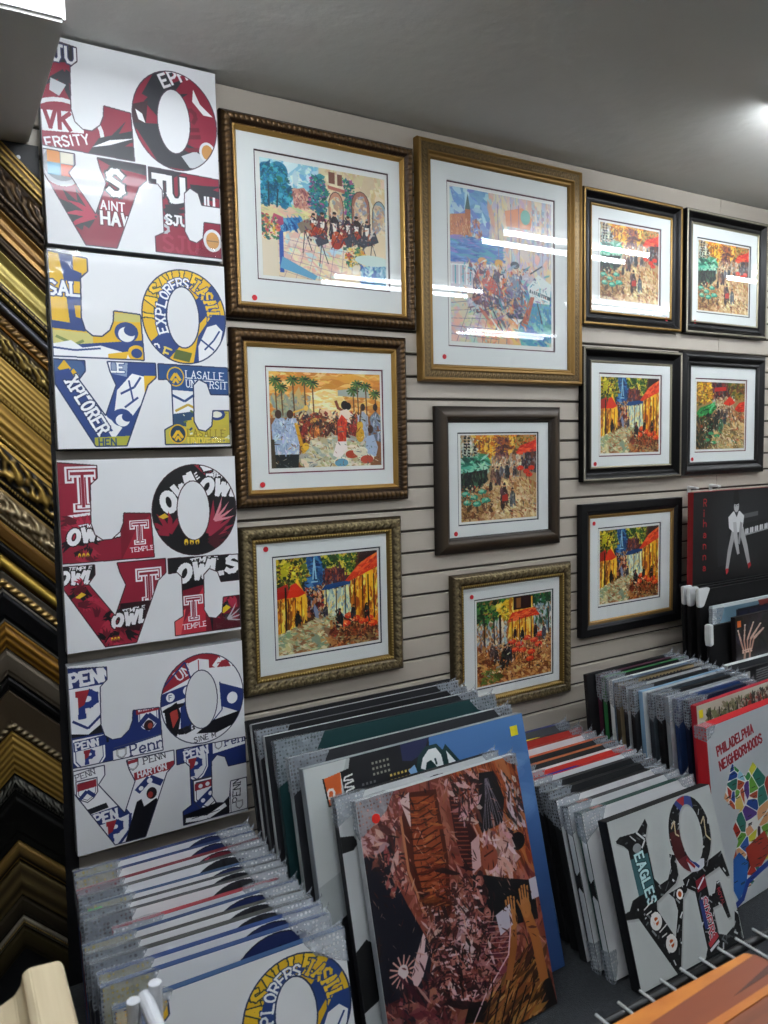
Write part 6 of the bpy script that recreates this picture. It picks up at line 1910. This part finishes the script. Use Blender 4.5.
def stack_far():
    G = 'canvases in the far floor stack'
    L = 6.0
    rows = [(2.045, -.212, .640, '#151518', '#1a1a1d', .505, 'black-edged'), (2.088, -.236, .637, '#4a2034', '#131315', .47, 'plum-edged'), (2.090, -.260, .634, '#2a6a3c', '#1c1c1f', .48, 'green-edged'),
            (2.088, -.296, .631, '#c8cccc', '#6a7a90', .49, 'white-edged'), (2.086, -.325, .628, '#3a3428', '#8a7a5c', .49, 'brown-edged'), (2.090, -.358, .625, '#1a1b1e', '#b8bcbe', .49, 'black-edged'),
            (2.092, -.389, .622, '#161719', '#26282b', .49, 'black-edged'), (2.110, -.415, .619, '#7a9cb8', '#c4ccd0', .48, 'light blue-edged'), (2.126, -.441, .616, '#2a3138', '#3a444c', .48, 'slate-edged'),
            (2.140, -.466, .613, '#141517', '#1c1d20', .47, 'black-edged'), (2.154, -.491, .610, '#8a9094', '#c0c4c6', .46, 'grey-edged'), (2.170, -.515, .607, '#1f3560', '#24406e', .42, 'navy-edged'),
            (2.192, -.540, .604, '#101a34', '#121c38', .40, 'dark navy-edged')]
    for i, (x, y, zt, sc, fc, w, nm) in enumerate(rows):
        lab = '%s canvas in bubble film, %s from the back of the far stack' % (nm, ORD(i + 1))
        r, w, h, t = canvas(lab, G, (x, y), zt, 1.5, L, w, .018, sc, face=side_mat(fc), films=(.115 if i not in (0, 7) else .0, .07), seed=60 + i, ears=(0, .022))
        if i == 4:
            for k in range(12):
                x0 = .13 + .02 * k
                quad_print('window_mark', [(x0, -.0012, h - .016), (x0 + .009, -.0012, h - .016), (x0 + .009, -.0012, h - .008), (x0, -.0012, h - .008)], side_mat('#1c1812'), r)
    r, w, h, t = canvas('red-edged canvas with tree photograph, behind the neighborhoods map', G, (2.180, -.584), .602, 3.6, L, .50, .022, '#b02434', face=tex('tree_print', paint_trees, coat=.2), films=(0, 0), seed=80)
    b = MB(); b.box(.012, .034, -.0016, -.001, h - .045, h - .018)
    b.build('yellow_sticker', M_YSTICK, r)
    r, w, h, t = canvas('white canvas with a coloured map of city neighborhoods', G, (2.037, -.728), .600, 4.4, L, .60, .040, '#c02028', face=tex('map_print', paint_map, coat=.15), films=(.055, 0), seed=81)


stack_far()


def guard(parent, w, h, t, x=0.0, flap=.055):
    """moulded white corner protector pushed over the top-left corner of a frame"""
    b = MB()
    b.prism([(x - .008, h + .008), (x + flap, h + .008), (x + flap + .006, h + .001), (x + flap - .004, h - .014), (x + .028, h - .064), (x + .020, h - .070), (x - .003, h - .070), (x - .008, h - .062)], 'y', -.004, t - .006)
    return b.build('corner_guard', mat('white_plastic', '#e4e6e6', .35), parent, bevel=.003)


def far_right():
    G = 'pieces standing at the far right'
    K = '#0f0f11'
    for i, (x, y, zt, pl, fl) in enumerate([(2.684, -.138, .884, 'rearmost of three', .045), (2.668, -.178, .886, 'middle of three', .05), (2.674, -.218, .886, 'front of three', .062)]):
        r, w, h, t = canvas('black panel with white corner guard under the dark portrait canvas, ' + pl, G, (x, y), zt, 0, 3.0, .56, .018, K, face=side_mat(K), seed=100 + i, name='framed_picture')
        guard(r, w, h, t, 0.0, fl)
    r, w, h, t = canvas('steel blue print with white border, behind the x-ray hands picture', G, (2.700, -.262), .824, 1.0, 3.0, .52, .016, '#c4ccd0', face=tex('grid_print', paint_grid, coat=.3), films=(0, 0), seed=104)
    film_corner(r, .13, h - .012, t, .075, .10, False, np.random.RandomState(5))
    r, w, h, t = canvas('black panel with white corner guard in front of the steel blue print', G, (2.632, -.300), .758, 0, 3.0, .5, .016, K, face=side_mat(K), seed=105, name='framed_picture')
    b = MB(); b.prism([(-.006, h + .006), (.016, h + .008), (.016, h - .075), (-.004, h - .08), (-.008, h - .05)], 'y', -.008, t + .004)
    b.build('corner_guard', mat('white_plastic', '#e4e6e6', .35), r, bevel=.003)
    r, w, h, t = canvas('dark picture of pale x-ray hands in a black frame', G, (2.742, -.336), .786, 1.0, 3.0, .48, .020, '#1a1416', face=tex('hands_print', paint_hands, coat=.5), seed=106)
    b = MB(); b.box(.012, .036, -.0018, -.001, h - .042, h - .016)
    b.build('orange_sticker', mat('orange_sticker', '#d8682a', .5), r)
    r, w, h, t = canvas('white-topped canvas standing in front of the x-ray hands picture', G, (2.650, -.372), .612, 1.0, 3.0, .52, .024, '#c8ccce', face=side_mat('#34363a'), seed=107)
    r, w, h, t = canvas('grey street photograph with film corner and pink dot, far right', G, (2.628, -.410), .598, 1.0, 3.0, .50, .018, '#2a2b2e', face=tex('street_print', paint_street_photo, coat=.3), films=(0, 0), seed=108)
    film_corner(r, .30, h, t, .055, .09, True, np.random.RandomState(8))
    b = MB(); b.prism([(.262 + .009 * math.cos(q), h - .032 + .009 * math.sin(q)) for q in np.linspace(0, 6.283, 14, endpoint=False)], 'y', -.0062, -.005)
    b.build('pink_dot', mat('pink_dot', '#e24a94', .5), r)
    # the dark portrait canvas on its ledge
    b = MB(); b.box(2.790, 3.62, -.104, -.0005, .852, .876)
    t = b.build('wall_ledge', M_BLACK, None, bevel=.002)
    tag(t, 'black wall ledge under the dark portrait canvas', 'shelf')
    for x in (2.9, 3.5):
        b = MB(); b.prism([(-.0005, .852), (-.09, .852), (-.0005, .79)], 'x', x, x + .012)
        b.build('bracket', M_BLACK, t)
    w, h, d = .565, .403, .030
    b = MB(); b.box(0, w, 0, d, 0, h)
    r = b.build('canvas_print', side_mat('#8e1f22'), None, bevel=.0015, loc=(2.786, -.100, .8765))
    tag(r, 'dark portrait canvas with red sides, seated woman and red letters', 'canvas')
    quad_print('printed_face', [(.0, -.0006, .0), (w, -.0006, .0), (w, -.0006, h), (0, -.0006, h)], tex('portrait_print', paint_seated, coat=.2), r)
    m_w = mat('white_plastic', '#e4e6e6', .35)
    for (x, z, pl) in ((2.87, 1.292, 'left'), (3.02, 1.294, 'right')):
        b = MB(); b.prism([(-.0005, z - .03), (-.006, z - .03), (-.006, z), (-.05, z - .004), (-.05, z + .004), (-.0005, z + .010)], 'x', x, x + .02)
        tag(b.build('wall_hook', m_w, bevel=.0015), '%s small white slatwall hook above the dark portrait canvas' % pl, 'hook')


far_right()


# ------------------------------------------------------------------ foreground: counter, wire rack, wooden pieces
def wood_mat(name, c1, c2, scale=(3, 60, 60), rough=.4):
    if name in MATS:
        return MATS[name]
    m = mat(name, c1, rough, mottled=(1.0, c2, .55), stretch=scale)
    return m


def foreground():
    m_rod = mat('black_rod', '#121315', .35, metal=.3)
    m_wire = mat('bright_wire', '#d4d8d8', .3, metal=.2)
    # wire rack: black rim rods, legs and thin bright cross wires
    z, y0, y1, x0, x1 = .900, -1.697, -2.12, .42, 1.16
    r = thing('wire_rack', 'black-rimmed wire rack holding the inlaid wooden board, bottom right', 'rack', (0, 0, 0))
    b = MB(); b.tube((x0, y0, z - .004), (x1, y0, z - .004), .0052, 12); b.build('front_rod', m_rod, r, smooth=True)
    b = MB(); b.tube((x0, y1, z - .010), (x1, y1, z - .010), .008, 12); b.build('back_rod', m_rod, r, smooth=True)
    for (x, y) in ((x0, y1), (x1, y0), (x1, y1), (x0, y0)):
        b = MB(); b.tube((x, y, 0), (x, y, z - .004), .009, 10); b.build('leg', m_rod, r, smooth=True)
    for x in (x0, x1):
        b = MB(); b.tube((x, y0, z - .012), (x, y1, z - .012), .006, 8); b.build('side_rod', m_rod, r, smooth=True)
    k, x = 0, .4625
    first = None
    while x < x1:
        if first is None:
            b = MB(); b.tube((0, y0 + .009, z + .0030), (0, y1 - .006, z + .0030), .0016, 6)
            first = b.build('wire', m_wire, r, smooth=True, loc=(x, 0, 0))
        else:
            link('wire', first.data, None, r, loc=(x, 0, 0))
        x += .0333
    # inlaid wooden board lying on the wires
    bx1, by0, by1, bx0 = .766, -1.7135, -2.10, .44
    zt = .9050
    r = thing('wooden_board', 'orange and red-brown inlaid wooden board with rounded corner', 'board', (0, 0, zt))

    m_or = wood_mat('orange_wood', '#b0601c', '#cc8030', (14, 60, 60), .45)
    m_rb = wood_mat('red_brown_wood', '#7c3a20', '#8c4826', (3, 14, 20), .5)
    m_br = wood_mat('brown_wood', '#6e3a22', '#8e4e2e', (4, 70, 70), .5)

    def plate(name, m, pts, z0, z1):
        bb = MB()
        bb.prism(pts, 'z', z0, z1)
        return bb.build(name, m, r)
    XL0, YB = .40, -2.05
    corner = [(.7635, -1.7205), (.7675, -1.7232), (.7695, -1.7275)]
    plate('base', m_or, [(XL0, YB), (.80, YB), (.7735, -1.7434)] + corner[::-1] + [(.5562, -1.7173), (XL0, -1.7135)], 0, .0100)
    plate('field', m_rb, [(XL0, YB + .001), (.797, YB + .001), (.7725, -1.7434), (.7688, -1.7298), (.5897, -1.7382), (XL0, -1.746)], .0101, .0122)
    plate('inlay_strip', m_or, [(XL0, -1.7705), (.6397, -1.7695), (.775, -1.7675), (.7765, -1.7758), (.6535, -1.7781), (XL0, -1.779)], .0123, .0136)
    plate('centre_panel', m_br, [(XL0, YB + .002), (.795, YB + .002), (.777, -1.7775), (.6535, -1.7797), (XL0, -1.7806)], .0123, .0130)
    plate('dark_notch', wood_mat('dark_wood', '#4a2014', '#5a2a1a', (4, 40, 40), .5), [(.690, -1.7590), (.765, -1.7490), (.773, -1.7520), (.772, -1.7570)], .0123, .0126)
    # display counter just below the frame, carrying the light wood moulding length
    m_c = mat('counter_laminate', '#7a756c', .5, bump=(40, .05, .001))
    r = thing('display_counter', 'grey display counter carrying the light wood moulding', 'counter', (-.12, -2.0, 0))
    b = MB(); b.box(-.62, .40, -.33, .33, .86, .895); b.build('counter_top', m_c, r, bevel=.004)
    b = MB(); b.box(-.60, .38, -.31, .31, 0, .86); b.build('cabinet', M_BLACK, r)
    # light wood moulding lying towards the wall, profile end in view
    sx = .090
    prof = [(sx, 0), (sx, .040), (sx - .004, .047), (sx - .034, .050), (sx - .041, .046), (sx - .043, .034), (sx - .050, .024), (sx - .064, .018), (sx - .082, .017),
            (sx - .096, .022), (sx - .104, .026), (sx - .130, .026), (sx - .134, .020), (sx - .134, 0)]
    b = MB(); b.prism([(x, q) for x, q in prof], 'y', -1.352, -2.02)
    r = b.build('moulding_length', wood_mat('pale_wood', '#d0c2a2', '#bba98a', (60, 3, 60), .55), None, bevel=.0012, loc=(0, 0, .8952))
    tag(r, 'pale unfinished wood moulding length with a hollow groove, bottom left', 'moulding')
    # white plastic hanger: two upright pegs joined by a bar running towards the viewer
    m_w = mat('hanger_plastic', '#c9ccd2', .4)
    r = thing('plastic_peg', 'white plastic double peg with a bar, bottom left', 'peg', (.142, -1.462, 0))
    zt = .947
    for dx, zz, n in ((0, zt - .004, 0), (.023, zt + .004, 1)):
        b = MB(); b.tube((dx, .0 + .004 * n, .8955), (dx, .0 + .004 * n, zz), .0068, 14); b.build('upright', m_w, r, smooth=False)
    b = MB(); b.tube((.012, .006, zt - .008), (.020, -.16, zt - .022), .0075, 14); b.build('bar', m_w, r)


foreground()
